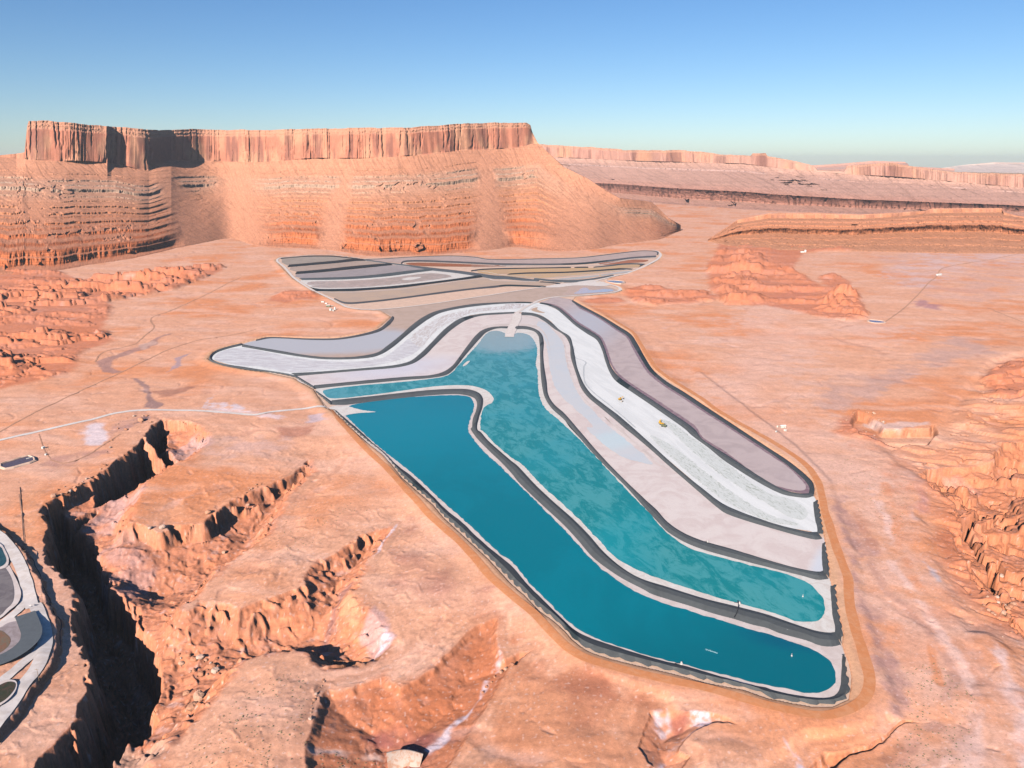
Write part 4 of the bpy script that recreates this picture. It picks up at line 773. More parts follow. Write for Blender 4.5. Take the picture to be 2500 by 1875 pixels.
# ---- small ponds away from the two big groups
M_wall = mat('liner_dark', (.03,.035,.04), .6)
def basin(label, spec, c, rim=(.60,.40,.30), hf=None, w=3., liner=None):
    P = smooth(gp(spec), 2, True); z = float(np.max(terrain(P[:,0], P[:,1])))+.25
    root = empty('lined_pond', (0,0,0)); tag(root, label, 'pond')
    m_, t_, c_ = pondmat('basin_%d' % len(bpy.data.materials), c, tuple(x*.9 for x in c), 20, .25, .5, grain=.02)
    sheet('water', P, z, m_, root)
    Q = np.vstack([P, P[:2]])
    ctr = P.mean(0); 
    d = np.roll(P,-1,0)-np.roll(P,1,0); d /= np.linalg.norm(d,axis=1)[:,None]+1e-9; nn = np.stack([d[:,1], -d[:,0]],-1)
    if ((P-ctr)*nn).sum() < 0: nn = -nn
    n = len(P); G = np.zeros((n+1, 5, 3))
    for j,(k,zz) in enumerate(((-.15,-.1),(.2,1.0),(.55,1.05),(1.4,-.3),(2.2,-6))):
        Pj = P+nn*w*k; G[:n,j,:2] = Pj; G[n,j,:2] = Pj[0]; G[:,j,2] = z+zz
    o = gridmesh('rim', G, M_pad, np.ones((n+1,5,3))*np.array(rim), root, False)
    return root
basin('small slate blue rectangular pond beside the excavated mounds', "G 1170,304 1240,302 1322,312 1290,328 1205,320", (.13,.19,.28), w=3)
basin('brown rectangular lined pond left of the canyon, with a pale jetty', "I 10,285 120,250 240,216 292,255 180,290 50,323", (.10,.065,.075), w=2.2)
basin('small violet grey lined basin at the foot of the red rocks', "H 876,478 885,462 995,474 998,488 930,488", (.13,.12,.20), w=3)
m_, t, c = pondmat('dark_green_brine', (.045,.045,.02), (.09,.05,.03), 6, .3, .4)
def plantpond(label, sp, m1, shore, m2=m_saltpink, inner=None, mi=None):
    z = 5.2; p_ = empty('process_pond'); tag(p_, label, 'pond')
    P = smooth(gp(shore), 3, True); zz = float(np.percentile(terrain(P[:,0], P[:,1]), 98))+.2
    sheet('salt_shore', P, zz, m2, p_)
    sheet('brine', smooth(gp(sp), 3, True), zz+.15, m1, p_)
    if inner: sheet('silt', smooth(gp(inner), 3, True), zz+.25, mi, p_)
    return p_, zz
m_gb, t, c = pondmat('grey_brown_brine', (.20,.165,.155), (.15,.12,.115), 12, .3, .4)
m_gp, t, c = pondmat('grey_pink_brine', (.34,.27,.265), (.27,.21,.20), 8, .4, .4)
m_br, t, c = pondmat('brown_silt', (.20,.10,.06), (.16,.12,.08), 6, .6, .3)
m_tl, t, c = pondmat('dark_teal_brine', (.018,.06,.07), (.03,.08,.085), 10, .2, .5)
plantpond('dark green brown pond in the bottom left corner by the road fork', "M -60,935 0,905 70,875 130,880 140,915 110,970 50,1030 0,1060 -60,1080", m_, "M -60,900 0,880 70,855 140,865 152,915 118,985 50,1050 -60,1110")
plantpond('grey brown pond inside the white road bend at the left edge', "M -300,-160 -100,-190 20,-130 80,-60 115,20 130,130 110,210 60,260 0,320 -300,420", m_gb, "M -300,-200 -100,-215 60,-150 130,-40 175,60 190,130 160,210 90,270 0,345 -300,460")
pp, zz = plantpond('grey pink pond with brown silt, ringed by a dark liner band at the left edge', "M -300,420 0,420 80,375 170,360 220,400 245,460 235,510 150,590 0,655 -300,720", m_gp, "M -300,390 0,395 90,335 180,330 250,390 262,470 240,540 150,615 0,680 -300,760", inner="M -300,480 0,440 60,470 100,520 80,580 0,640 -300,690", mi=m_br)
plantpond('dark teal pond sliver at the left edge inside the road bend', "I -200,1000 0,1040 40,1100 62,1170 40,1205 0,1225 -200,1290", m_tl, "I -200,960 0,1010 60,1090 85,1170 60,1225 0,1245 -200,1310")
LB = smooth(gp("M 225,300 262,390 282,460 262,530 180,610 60,680 -80,730 -300,800"))
o = band('liner_band', LB, 14, zz+.5, M_wall, pp, step=3); flatcol(o, (.1,.11,.12)); o.data.materials[0] = M_liner

# ================================================================ ROADS
def roadmat(name, a_, b_, L=10):
    m_, t_, c_ = pondmat(name, a_, b_, L, .85, .15, grain=.07); return m_
M_road = roadmat('salt_road', (.66,.58,.54), (.60,.51,.46)); M_track = roadmat('orange_track', (.56,.215,.09), (.58,.25,.12)); M_dirt = roadmat('dirt_track', (.44,.22,.14), (.50,.27,.18))
def drape(off): 
    return lambda X, Y: np.maximum.reduce([terrain(X, Y), terrain(X+1.5, Y), terrain(X-1.5, Y), terrain(X, Y+3), terrain(X, Y-3)])
def road(name, spec, w, m, label, z=.3, flatz=None, jit=.15, step=5):
    o = band(name, gp(spec), w, flatz if flatz is not None else z, m, None, None if flatz is not None else drape(0), step, jit)
    return tag(o, label, kind='structure')
road('road', "E -300,1560 0,1500 200,1455 400,1410 600,1366 800,1320 1000,1268 1240,1240 1400,1240 1600,1246 1800,1255 2000,1268 2212,1282 F 100,1438 300,1412 450,1398 560,1392 660,1402", 7.5, M_road, 'white salt dusted road crossing the desert to the blue pond')
band('salt_ramp', gp("F 640,1398 700,1405 780,1412"), 16, .45, m_salt, None, None, 4, .3)['kind'] = 'structure'
road('track', "F 560,1300 620,1380 680,1440 J 720,90 820,200 930,320 1000,390 1120,500 1260,650 1400,800 1520,930 1640,1040 1760,1150 1900,1300 2030,1450 2150,1560 O 0,110 200,275 350,435 500,570 640,650 800,705 1000,760 1200,808 1400,850 1600,890 1800,940 2000,1000 2212,1058 P 300,1128 440,1145 560,1138 700,1095 800,1030 855,960 880,850 860,740 830,650 800,540 760,430 720,260 700,150 L 690,1300 650,1180 610,1080 560,930 520,800 490,700 470,600 440,480 400,400 340,320 200,210 0,85 G 2150,1440 2000,1330 1850,1235 1700,1140 1600,1060 1510,930 1450,830 1395,748 1290,680 1160,600", 8, M_track, 'orange dirt perimeter track hugging the outer banks', z=.35)
road('road', "F 1000,552 900,549 790,530 720,500 640,458 560,418 470,375 400,330 320,270 250,190 182,125 220,102 330,92 460,80 650,78 800,95 900,108", 8, M_road, 'white road round the left edge of the upper pond field', flatz=.5, jit=.2)
road('road', "F 1000,555 1200,540 1500,505 1800,460 2000,430 G 300,405 500,375 700,345 800,328 950,318 1060,308", 7, M_road, 'long pale road between the two pond fields', flatz=.55)
road('road', "G 335,785 350,740 365,700 385,640 398,585 450,545 500,515 600,470 700,447 900,432 1100,418 1230,402 1285,385 1275,358 1200,335 1130,315 1060,305", 9, M_road, 'white hairpin road from the teal pond up to the yard', flatz=.62, jit=.2)
road('road', "G 330,790 345,745 365,695 390,650 400,590", 20, M_road, 'widened white causeway running into the teal pond', flatz=.7)
road('road', "G 1060,308 1240,262 1350,238 1450,200 1550,152 1615,115 1638,80 1612,48 1560,36", 9, M_road, 'white road round the right tip of the upper pond field', flatz=.5)
for s_, w_ in (("G 0,185 300,180 600,178 860,176 1060,170 1200,150 1380,120 1560,108 1620,105", 6), ("G 0,174 350,170 700,166 950,158 1200,138 1400,112 1590,100", 4), ("G 590,285 900,258 1100,240 1330,208 1440,200", 5),
               ("F 520,400 800,402 1000,392 1300,370 1550,335 1800,300 2000,285 G 200,300 560,312", 5), ("F 920,122 1200,165 1500,200", 4), ("G 0,218 100,222 300,258 500,272 600,285 720,300 800,318", 4), ("F 1280,168 1272,158 1300,148 1400,146 1700,154 2000,168 2212,176", 4)):
    road('road', s_, w_, M_road, 'narrow white service road between the ponds of the upper field', flatz=.42)
o = flat('yard', "G 640,360 760,330 870,325 950,308 1060,296 1150,320 1200,340 1140,350 1000,345 880,345 760,360", .4, M_road, None, 3); tag(o, 'pale salt dusted yard at the road junction', kind='structure')
pz = 6.3
road('road', "I -300,760 -100,870 20,960 100,1060 170,1180 220,1310 255,1440 290,1560 M 300,200 350,300 385,400 392,500 365,620 310,740 220,860 120,1010 0,1170 -200,1420", 9.5, M_road, 'broad pale haul road sweeping past the canyon at the lower left', z=.5, jit=.08, step=3)
road('road', "M 240,90 215,180 170,250 100,315 0,390 -200,520", 7, M_road, 'pale branch road above the grey pink pond', z=.45, jit=.1, step=3)
road('road', "M 360,540 310,610 220,680 120,775 0,880 -200,1060", 7, M_road, 'pale branch road below the grey pink pond', z=.45, jit=.1, step=3)
for s_, w_ in (("E -100,1480 0,1425 400,1210 800,1020 1100,880 1400,740 1700,640 2000,590 2212,540", 2.6), ("E 1180,660 1250,600 1330,530 1310,440 1500,370 1800,230 2080,90", 3.), ("E 820,820 900,740 1100,690 1180,665", 2.5),
               ("H 1000,490 1150,380 1300,240 1400,130 1450,90 1500,20 1560,0 D 2000,1340 2212,1300", 3.5), ("H 1900,350 2200,470 2500,560", 3), ("I 335,30 380,160 430,230", 1.2), ("I 160,540 190,750 205,900 220,1040 290,1120", 1.2),
               ("I 1040,30 700,230 560,270 430,240", 2), ("O 100,150 260,330 480,540 640,640", 1.6)):
    road('track', s_, w_, M_dirt, 'faint dirt track across the open desert', z=.2, jit=.3)

# ================================================================ MACHINES, POLES, SHEDS, BOULDERS
class MBd:
    def __init__(s): s.v = []; s.f = []
    def _add(s, V, Fs):
        k = len(s.v); s.v += [tuple(v) for v in V]; s.f += [tuple(i+k for i in f) for f in Fs]; return s
    def box(s, c, d, rz=0, ry=0, taper=1.):
        x,y,z = (q/2 for q in d); V = []
        for k in (-1,1):
            tp = taper if k > 0 else 1
            for i,j in ((-1,-1),(1,-1),(1,1),(-1,1)): V.append(Vector((i*x*tp, j*y*tp, k*z)))
        for i,v in enumerate(V):
            v = Vector((v.x*math.cos(ry)+v.z*math.sin(ry), v.y, -v.x*math.sin(ry)+v.z*math.cos(ry)))
            V[i] = (v.x*math.cos(rz)-v.y*math.sin(rz)+c[0], v.x*math.sin(rz)+v.y*math.cos(rz)+c[1], v.z+c[2])
        return s._add(V, [(3,2,1,0),(4,5,6,7),(0,1,5,4),(1,2,6,5),(2,3,7,6),(3,0,4,7)])
    def cyl(s, a, b, r, r2=None, n=12):
        a = Vector(a); b = Vector(b); r2 = r if r2 is None else r2; d = (b-a).normalized()
        u = d.orthogonal().normalized(); w_ = d.cross(u); V = []
        for c, rr in ((a,r),(b,r2)):
            for i in range(n): V.append(c+u*rr*math.cos(2*math.pi*i/n)+w_*rr*math.sin(2*math.pi*i/n))
        return s._add(V, [tuple(reversed(range(n))), tuple(range(n,2*n))]+[(i,(i+1)%n,n+(i+1)%n,n+i) for i in range(n)])
    def tracks(s, y, L, h_, w_):
        pts = [(-L/2+h_/2,0),(L/2-h_/2,0),(L/2,h_/2),(L/2-h_/2,h_),(-L/2+h_/2,h_),(-L/2,h_/2)]; n = len(pts)
        V = [(p,y-w_/2,q) for p,q in pts]+[(p,y+w_/2,q) for p,q in pts]
        return s._add(V, [tuple(range(n)), tuple(reversed(range(n,2*n)))]+[(i,n+i,n+(i+1)%n,(i+1)%n) for i in range(n)])
    def build(s, name, m, parent=None): return mesh(name, s.v, s.f, m, parent)
m_yel = mat('yellow_paint', (.62,.33,.035), .45); m_blk = mat('black_rubber', (.02,.02,.022), .8); m_gls = mat('cab_glass', (.03,.04,.05), .1, .6)
m_wht = mat('white_paint', (.66,.62,.57), .5); m_wood = mat('weathered_wood', (.30,.19,.12), .9); m_stl = mat('galvanised_steel', (.42,.42,.42), .45, .5, .4)
m_grn = mat('olive_paint', (.16,.17,.09), .6); m_tan = mat('tan_metal', (.60,.50,.42), .7); m_tankp = mat('tank_paint', (.55,.51,.46), .5); m_pipe = mat('black_pipe', (.03,.03,.035), .6)
def gz(x, y): return float(terrain(np.array([x]), np.array([y]))[0])
def place(o, px, py, rz=0, z=None):
    c = un(px, py); zz = gz(c[0], c[1]) if z is None else z
    if z is None:
        c = un(px, py, zz); zz = gz(c[0], c[1])
    o.location = (c[0], c[1], zz); o.rotation_euler = (0,0,rz); return o
def excavator(label):
    r = tag(empty('excavator'), label, 'excavator', 'machines on the white salt')
    for y in (-1.3,1.3): MBd().tracks(y, 4.6, 1.0, .7).build('crawler_track', m_blk, r)
    MBd().box((-.4,0,1.7),(4.2,2.6,1.2)).box((-1.9,0,2.5),(1.2,2.4,.6)).build('body', m_yel, r)
    cb = MBd().box((.9,.75,3.0),(1.7,1.1,1.6),taper=.9).build('cab', m_yel, r)
    MBd().box((1.35,.75,3.2),(1.0,1.16,.9)).build('window', m_gls, cb)
    MBd().box((3.1,-.2,3.5),(4.2,.5,.6),ry=-.6).box((5.6,-.2,3.2),(.45,.4,3.4),ry=-.3).build('boom', m_yel, r)
    MBd().box((6.2,-.2,1.3),(1.3,1.3,1.1),ry=.5,taper=.7).build('bucket', m_blk, r)
    return r
def truck(label, grp='machines on the white salt', col=None):
    r = tag(empty('dump_truck'), label, 'truck', grp); col = col or m_yel
    MBd().box((0,0,1.0),(7.2,2.2,.5)).build('chassis', m_blk, r)
    c = MBd().box((2.7,0,2.2),(1.8,2.4,1.9),taper=.92).build('cab', col, r); MBd().box((3.45,0,2.6),(.5,2.1,.8)).build('windscreen', m_gls, c)
    MBd().box((-.9,0,2.2),(4.8,2.8,1.5),taper=1.15).box((1.7,0,3.1),(1.2,2.6,.12)).build('dump_bed', col, r)
    for x in (2.5,-1.2,-2.7):
        for y in (-1.2,1.2): MBd().cyl((x,y-.35,.75),(x,y+.35,.75),.75,n=14).build('wheel', m_blk, r)
    return r
def pickup(label, grp='machines on the white salt', col=None):
    r = tag(empty('pickup_truck'), label, 'pickup', grp); col = col or m_wht
    MBd().box((0,0,.9),(5.2,1.9,.7)).box((-1.6,.9,1.4),(2.0,.1,.4)).box((-1.6,-.9,1.4),(2.0,.1,.4)).build('body', col, r)
    c = MBd().box((.3,0,1.6),(1.9,1.7,.75),taper=.85).build('cab', col, r); MBd().box((.3,0,1.62),(1.95,1.5,.45),taper=.85).build('window', m_gls, c)
    for x in (1.6,-1.6):
        for y in (-.85,.85): MBd().cyl((x,y-.14,.4),(x,y+.14,.4),.4).build('wheel', m_blk, r)
    return r
place(excavator('dusty yellow excavator working alone in the upper part of the white salt pond'), 1513.5, 976.5, .5, .14)
place(pickup('small pickup parked just right of the upper excavator on the white salt', col=m_tan), 1518.6, 981, 1.0, .14)
place(excavator('yellow excavator in the lower machine group on the white salt'), 1611, 1033, 1.2, .14)
place(truck('yellow dump truck just below the lower excavator on the white salt'), 1616, 1037.5, -.9, .14)
place(truck('dark dump truck at the lower end of the machine group', col=m_grn), 1620.5, 1042, -.7, .14)
place(pickup('dark pickup at the right of the lower machine group', col=m_grn), 1625.5, 1041, 1.3, .14)
place(excavator('orange excavator on the mound beside the dark bank of the upper field'), 1467, 675, 2.6); COL.objects[-1]
place(truck('yellow dump truck among the excavated mounds of the yard'), 1459, 690, .4)
place(pickup('small white pickup near the mounds of the yard'), 1478, 683, 0)
for o in list(COL.objects)[-60:]:
    if o.get('label','').find('mound') > 0: o['group'] = 'machines in the yard'
def pole(label, h_=10.5):
    r = tag(empty('utility_pole'), label, 'utility pole', 'poles along the canyon rim')
    MBd().cyl((0,0,-1.5),(0,0,h_),.17,.12,8).build('pole', m_wood, r)
    MBd().box((0,0,h_-.7),(3.4,.16,.2)).build('crossarm', m_wood, r)
    for x in (-1.5,-.5,1.5): MBd().cyl((x,0,h_-.6),(x,0,h_-.3),.07,.05,6).build('insulator', m_wht, r)
    return r
for px, py, rz, lb in ((61.8,1368.5,.3,'utility pole by the bend of the haul road, farthest along the canyon rim'), (106,1477,.2,'light coloured utility pole on the dark embankment edge beside the canyon'),
                   (97,1669,-.2,'utility pole with crossarm beside the haul road in the lower left corner'), (119,1099,.6,'thin pole beside the white tanks near the brown lined pond'), (116,1107,.6,'short pole just below the one by the white tanks')):
    o = pole(lb, 10.5 if 'thin' not in lb and 'short' not in lb else 8.); place(o, px, py, rz)
def tank(label, r_, h_, m_=None, name='storage_tank', cat='tank', grp=None):
    o = tag(empty(name), label, cat, grp)
    MBd().cyl((0,0,-.5),(0,0,h_),r_,n=24).build('shell', m_ or m_tankp, o)
    MBd().cyl((0,0,h_),(0,0,h_+r_*.25),r_*.98,r_*.15,24).build('roof', m_ or m_tankp, o)
    MBd().box((r_+.1,0,h_/2),(.12,.5,h_)).build('ladder', m_stl, o)
    return o
place(tank('round pale tank left of the pipe junction near the brown lined pond', 1.5, 2.4, m_wht), 104.6, 1095.5)
place(tank('round pale tank right of its twin near the brown lined pond', 1.5, 2.4, m_wht), 107.6, 1094.7)
place(tank('small white tank by the track below the twin tanks', 1.3, 1.8, m_wht), 112, 1111.5)
place(tank('large off white storage tank in the equipment yard left of the upper field', 3.6, 5), 807.5, 758)
place(tank('tall white storage tank beside the white road of the upper field', 2., 6.5, m_wht), 818, 756)
place(tank('small cream tank between the two bigger tanks', 2.2, 4), 814, 759.5)
def shed(label, d, m_=None, name='shed', cat='shed', grp=None):
    o = tag(empty(name), label, cat, grp); x,y,h_ = d
    MBd().box((0,0,h_/2-.3),(x,y,h_+.6)).build('wall', m_ or m_tan, o)
    V = [(-x/2-.3,-y/2-.3,h_+.02),(x/2+.3,-y/2-.3,h_+.02),(x/2+.3,y/2+.3,h_+.02),(-x/2-.3,y/2+.3,h_+.02),(-x/2-.3,0,h_+y*.22),(x/2+.3,0,h_+y*.22)]
    mesh('roof', V, [(0,1,5,4),(3,4,5,2),(0,4,3),(1,2,5),(0,3,2,1)], m_wht, o)
    MBd().box((x*.2,-y/2-.03,1.0),(1.0,.08,2.0)).build('door', m_stl, o)
    return o
place(shed('pale pump shed on the open flat right of the mauve pond', (7,4.5,3)), 1911, 1044, .1)
place(shed('low pump housing below right of the pale pump shed', (3.5,2,1.8), m_tan, 'pump_housing', 'pump'), 1917, 1052, -.5)
place(tank('small dark topped tank left of the pale pump shed', 1.3, 2.2, m_tan), 1898, 1043)
place(shed('small equipment box below left of the pale pump shed', (2,1.5,1.6), m_wht, 'equipment_box', 'box'), 1895, 1055, .5)
place(shed('dark open sided workshop in the yard left of the upper field', (9,6,4), m_grn), 801, 749, .3)
place(shed('pale office trailer at the back of the equipment yard', (8,2.6,2.4), m_wht, 'trailer', 'trailer'), 788, 738, -.2)
place(shed('second pale trailer nearer the road in the equipment yard', (6,2.6,2.4), m_wht, 'trailer', 'trailer'), 796.5, 742, -.2)
place(truck('tan truck parked right of the dark workshop', 'yard vehicles', m_tan), 810, 748.5, .3)
place(tank('white tank on the drill pad far off below the red ledge', 4, 9, m_wht), 1966, 616)
place(shed('low white shed on the drill pad far off below the red ledge', (14,6,4), m_wht), 1958.5, 616.5, 0)
place(shed('white shed beside the diagonal track on the grey flat', (12,6,4), m_wht), 2294, 672, .4)
place(tank('white tank beside the shed on the grey flat', 3.5, 4, m_wht), 2288, 672.5)
def pump(label, s_=1.):
    o = tag(empty('floating_pump'), label, 'pump', 'pumps at the pond edges'); s_ = s_*.7
    MBd().cyl((0,0,-.3),(0,0,.7),1.5,n=16).build('float', m_wht, o)
    MBd().box((0,0,1.6),(1.2,1.2,2.0)).build('pump_housing', m_wht, o)
    MBd().cyl((0,.3,.9),(-6,3,.6),.28,n=8).build('hose', m_pipe, o)
    o.scale = (s_,)*3; return o
place(pump('white floating pump against the near bank of the deep blue pond'), 1663.5, 1621.5, .4, .2)
place(pump('white pump on the bank between the deep blue and teal ponds', .9), 1805, 1477.5, .2, 1.5)
place(pump('white pump at the shore of the pale pink pond', .8), 1728, 1324, .3, .4)
place(pump('white marker pump on the broken shore near the right end of the blue pond', .6), 1922, 1541, .2, .6)
def buoy(label):
    o = tag(empty('buoy'), label, 'buoy', 'buoys on the ponds')
    MBd().cyl((0,0,-.2),(0,0,.4),.55,n=14).build('float', m_wht, o); MBd().cyl((0,0,.4),(0,0,2.2),.16,.12,8).build('mast', m_wht, o); return o
place(buoy('white buoy floating near the right end of the deep blue pond'), 1932.8, 1602, 0, .2)
place(buoy('white buoy floating near the right end of the teal pond'), 1960, 1457, 0, .2)
# half sunk scraps of salt in the deep pond
m_sc = mat('wet_salt_scrap', (.35,.55,.58), .5)
sc_ = MBd()
for i in range(16):
    c = un(1724+i*1.7+random.uniform(-1,1), 1586+i*.55+random.uniform(-.8,.8)); sc_.box((c[0],c[1],.2),(random.uniform(.5,1.4),random.uniform(.3,.6),.25),rz=random.uniform(0,3))
o = sc_.build('floating_salt', m_sc); tag(o, 'thin broken line of floating salt on the deep blue pond', kind='stuff')
# pipes on the banks
def pipe(label, P, r_=.25, z=None, m_=None):
    P = smooth(gp(P), 5); b = MBd(); Z = np.maximum(terrain(P[:,0], P[:,1]), -9)+.25 if z is None else np.full(len(P), z)
    for i in range(len(P)-1): b.cyl((P[i,0],P[i,1],Z[i]), (P[i+1,0],P[i+1,1],Z[i+1]), r_, n=6)
    return tag(b.build('pipe', m_ or m_pipe), label, 'pipe')
pipe('black pipe crossing the grey bank between the deep blue and teal ponds', "O 1948,165 1955,200 1945,260 1918,310", .35, 2.1)
pipe('dark pipe winding along the canyon rim past the utility poles', "I 170,480 190,700 200,900 225,1040 290,1120 300,1160 350,1250 360,1330 440,1480 M 430,150 470,250 520,290 510,400 515,480", .28)
pipe('white jetty pipe reaching into the brown lined pond', "I 228,258 262,250 290,240", .5, 1.6, m_wht)
# dam with its salt spill
dam = empty('dam'); tag(dam, 'small pale earth dam holding a dark red pool at the bottom of the frame', 'dam')
m_dam, t, c = pondmat('dam_face', (.50,.38,.31), (.44,.24,.16), 5, .8, .2)
Pd = gp("N 1128,1462 1200,1442 1290,1434 1370,1448 1444,1470"); zd = gz(*Pd[2])+5.5
Pd = np.array([un(*q, zd) for q in tr("N 1128,1462 1200,1442 1290,1434 1370,1448 1444,1470")]); Pd = smooth(Pd, 6)
G = np.zeros((len(Pd),5,3))
for j,(dy,dz,kx) in enumerate(((4,-8,1),(0.6,-.1,1),(-.8,0,1),(-9,-7,.8),(-17,-16,.5))):
    cx = Pd[:,0].mean(); G[:,j,0] = cx+(Pd[:,0]-cx)*kx; G[:,j,1] = Pd[:,1]+dy; G[:,j,2] = zd+dz
gridmesh('embankment', G, m_dam, None, dam); 
# boulders
def boulder_mesh(name, seed, m_):
    bm_ = bpy.data.meshes.new(name); V = []; Fs = []; nu, nv = 14, 8
    rg = np.random.default_rng(seed); dirs = rg.normal(size=(9,3)); dirs /= np.linalg.norm(dirs,axis=1)[:,None]; ds = rg.uniform(.62,.95,9)
    for i in range(nv+1):
        for j in range(nu):
            th = math.pi*i/nv; ph = 2*math.pi*j/nu; d = np.array([math.sin(th)*math.cos(ph), math.sin(th)*math.sin(ph), math.cos(th)])
            r = min([1.]+[k/max(float(d@q),1e-3) for q,k in zip(dirs,ds) if d@q > .05]); d = d*r*(1+.04*rg.normal()); V.append((d[0],d[1]*.85,d[2]*.75))
    for i in range(nv):
        for j in range(nu): Fs.append((i*nu+j,(i+1)*nu+j,(i+1)*nu+(j+1)%nu,i*nu+(j+1)%nu))
    bm_.from_pydata(V, [], Fs); bm_.materials.append(m_); bm_.update(); return bm_
m_b = rockmat('boulder_rock', 1.5)
BM = [boulder_mesh('boulder', k, m_b) for k in range(6)]
for k, me_ in enumerate(BM):
    a_ = me_.attributes.new('Tone', 'FLOAT_COLOR', 'POINT'); c_ = [(.46,.22,.135),(.50,.28,.19),(.44,.19,.11),(.48,.25,.165),(.54,.36,.28),(.40,.17,.10)][k]
    a_.data.foreach_set('color', np.tile(np.array((*c_,1), np.float32), len(me_.vertices)))
def boulder(px, py, s_, label, grp=None, k=None, flat_=1.):
    o = bpy.data.objects.new('boulder', BM[random.randrange(6) if k is None else k]); COL.objects.link(o)
    c = un(px, py); z = gz(*c)
    for _ in range(3): c = un(px, py, z); z = gz(*c)
    o.location = (c[0], c[1], z+s_*.25*flat_); o.scale = (s_*random.uniform(.8,1.25), s_*random.uniform(.8,1.2), s_*random.uniform(.7,1.1)*flat_); o.rotation_euler = (random.uniform(-.3,.3), random.uniform(-.3,.3), random.uniform(0,6.3))
    return tag(o, label, 'boulder', grp)
def T_(s): return tr(s)[0]
for spec, s_, lb, k in (("M 1725,965", 6, 'large tan boulder in the gully junction', 1), ("M 1668,1060", 5, 'long orange boulder below the large tan one', 0), ("M 1612,948", 3.2, 'small round boulder left of the large tan one', 0),
                        ("I 1435,1062", 4, 'white topped boulder under the cliff between the gorges', 4), ("I 1335,1085", 3.5, 'pale boulder left of the white topped one', 4), ("I 1940,1065", 3.6, 'tan boulder lying in the middle gorge', 1),
                        ("I 1270,270", 5, 'big block leaning on the upper canyon rim', 0), ("I 470,610", 4.5, 'rounded block on the bend of the canyon rim', 3), ("I 1820,880", 4.5, 'tall block fallen from the tongue cliff', 0)):
    x_, y_ = T_(spec); boulder(x_, y_, s_, lb, None, k)
def scatter(spec, n, s0, s1, label, grp, jit=4):
    P, _ = resample(smooth(tr(spec), 4), n)
    for q in P: boulder(q[0]+random.gauss(0,jit), q[1]+random.gauss(0,jit*.7), random.uniform(s0,s1)*random.choice((.45,.6,.8,1.)), label, grp)
scatter("I 480,600 640,500 820,400 1000,330 1200,250 1350,190", 34, 1.2, 3.2, 'broken block lining the upper rim of the deep canyon', 'blocks along the canyon rim', 3)
scatter("J 10,790 60,770 J -60,900 20,930 90,960 40,1010", 16, 1., 2.4, 'red boulder strewn at the head of the middle gorge', 'boulders in the middle gorge', 6)
scatter("M 1550,680 1700,640 1850,700 1800,780 1650,760", 22, 1.2, 3.4, 'rough boulder on the slope above the gully junction', 'boulders above the gully junction', 9)
scatter("L 1900,1450 2050,1480 2100,1560 1950,1590 P 1930,120 2060,180 2100,240 2000,250", 22, 1.5, 3.6, 'dark edged boulder below the right hand badlands', 'boulders below the badlands', 7)
scatter("N 470,1170 480,1060 540,930 590,830", 14, .8, 1.6, 'small block edging the tan tongue at the bottom', 'blocks edging the tan tongue', 1.5)
scatter("P 1540,460 1600,420 1900,380 2010,440 2120,440", 7, .7, 1.4, 'lone dark boulder near the pale bench on the right', 'lone boulders on the right', 9)
scatter("H 650,1340 720,1300 800,1250 950,1380 1000,1440 850,1420", 18, 1.5, 3.5, 'jumbled block around the ledge of the grey butte', 'blocks around the butte', 4)
scatter("N 1950,940 2010,870 2080,800 2150,740 2212,700", 7, 1.2, 2.6, 'dark block along the far side of the red gully', 'blocks along the red gully', 1.5)
# desert scrub: tiny dull bushes, too many to count
sv, sf = [], []
def bush(x, y, z, r):
    k = len(sv)
    for i in range(6):
        a_ = i*math.pi/3+random.random(); sv.append((x+r*math.cos(a_)*random.uniform(.7,1.2), y+r*math.sin(a_)*random.uniform(.7,1.2), z+r*random.uniform(.1,.5)))
    sv.append((x,y,z+r*.95)); sv.append((x,y,z-.2))
    for i in range(6): sf.append((k+i,k+(i+1)%6,k+6)); sf.append((k+(i+1)%6,k+i,k+7))
pts = []
for spec, n in (("M 1700,1250 2212,800 N 300,700 560,800 470,1040 400,1500 300,1800 M 1500,1800", 330), ("N 420,1400 600,1300 1000,1290 1150,1340 1000,1600 420,1600", 120), ("P 1150,700 1500,650 1800,1000 1750,1590 1000,1590 1200,1100", 260),
                ("L 500,200 900,250 1250,400 1150,1000 900,800 600,500", 170), ("J 250,900 900,700 1100,880 500,1150 0,1400", 140), ("H 200,900 900,600 1500,560 900,850 400,1100", 120), ("B 0,850 600,900 560,1200 100,1250", 0)):
    if n == 0: continue
    P = gp(spec); lo, hi = P.min(0), P.max(0); X_ = RNG.uniform(lo[0],hi[0],n*6); Y_ = RNG.uniform(lo[1],hi[1],n*6)
    k = sdf(X_, Y_, P, 50) > 0; pts.append(np.stack([X_[k], Y_[k]],-1)[:n])
pts = np.vstack(pts); Zp_ = terrain(pts[:,0], pts[:,1])
for (x_,y_),z_ in zip(pts, Zp_): bush(x_, y_, z_, random.uniform(.25,.7))
m_bu = mat('scrub_leaves', (.20,.16,.09), .95)
tag(mesh('desert_scrub', sv, sf, m_bu), 'sparse dull olive scrub dotting the flats', kind='stuff')

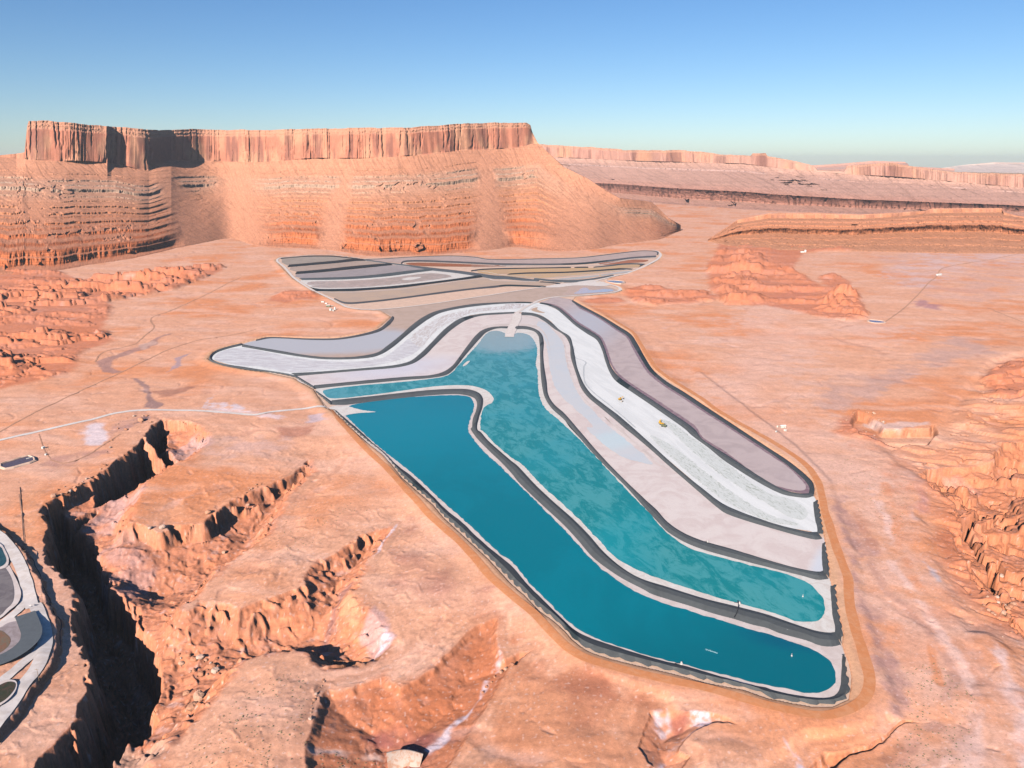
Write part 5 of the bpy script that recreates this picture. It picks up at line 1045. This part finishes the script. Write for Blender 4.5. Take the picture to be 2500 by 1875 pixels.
# ================================================================ LIGHT, AIR, CAMERA
w = bpy.data.worlds.new('World'); SC.world = w; w.use_nodes = True
bg = w.node_tree.nodes['Background']; sky = w.node_tree.nodes.new('ShaderNodeTexSky'); sky.sky_type = 'NISHITA'; sky.sun_disc = False
sky.sun_elevation = SUN_EL; sky.sun_rotation = SUN_AZ+math.pi; sky.air_density = 1.0; sky.dust_density = .4; sky.ozone_density = 1.5; sky.altitude = 1000
tn = w.node_tree.nodes.new('ShaderNodeMix'); tn.data_type = 'RGBA'; tn.blend_type = 'MULTIPLY'; tn.inputs[0].default_value = 1; tn.inputs[7].default_value = (.66,.75,.90,1)
w.node_tree.links.new(sky.outputs[0], tn.inputs[6]); hs_ = w.node_tree.nodes.new('ShaderNodeHueSaturation'); hs_.inputs['Saturation'].default_value = 1.14; w.node_tree.links.new(tn.outputs[2], hs_.inputs['Color']); w.node_tree.links.new(hs_.outputs[0], bg.inputs[0]); bg.inputs[1].default_value = .073
ld = bpy.data.lights.new('sun', 'SUN'); ld.energy = 5.; ld.angle = math.radians(.5); ld.color = (1,.93,.84)
lo = bpy.data.objects.new('sun', ld); COL.objects.link(lo)
dv = Vector((math.sin(SUN_AZ)*math.cos(SUN_EL), math.cos(SUN_AZ)*math.cos(SUN_EL), -math.sin(SUN_EL)))
lo.rotation_euler = dv.to_track_quat('-Z', 'Y').to_euler(); lo.location = (-400,-400,900)
cd = bpy.data.cameras.new('camera'); cd.lens = 36*F/2500; cd.sensor_width = 36; cd.clip_start = 1; cd.clip_end = 120000
co = bpy.data.objects.new('camera', cd); COL.objects.link(co); co.location = (0,0,H); co.rotation_euler = (math.pi/2-PITCH,0,0)
SC.camera = co
hz = mat('haze'); nt = hz.node_tree; nt.nodes.remove(nt.nodes['Principled BSDF'])
pv = nt.nodes.new('ShaderNodeVolumePrincipled'); pv.inputs['Color'].default_value = (.92,.95,1,1); pv.inputs['Density'].default_value = 2.1e-5; pv.inputs['Anisotropy'].default_value = .2
nt.links.new(pv.outputs[0], nt.nodes['Material Output'].inputs['Volume'])
bb = [o.matrix_world@Vector(c) for o in COL.objects if o.type == 'MESH' and o.parent is None for c in o.bound_box]
x0 = min(v.x for v in bb)-200; x1 = max(v.x for v in bb)+200; y0 = -1500; y1 = max(v.y for v in bb)+200; z0 = min(v.z for v in bb)-1; z1 = max(max(v.z for v in bb), H)+15

V = [(x,y,z) for z in (z0,z1) for y in (y0,y1) for x in (x0,x1)]
tag(mesh('haze', V, [(0,2,3,1),(4,5,7,6),(0,1,5,4),(2,6,7,3),(0,4,6,2),(1,3,7,5)], hz), kind='stuff')
SC.view_settings.view_transform = 'Standard'; SC.view_settings.look = 'None'; SC.view_settings.exposure = .76; SC.view_settings.gamma = 1
try: SC.cycles.volume_bounces = 0; SC.cycles.diffuse_bounces = 0
except Exception: pass
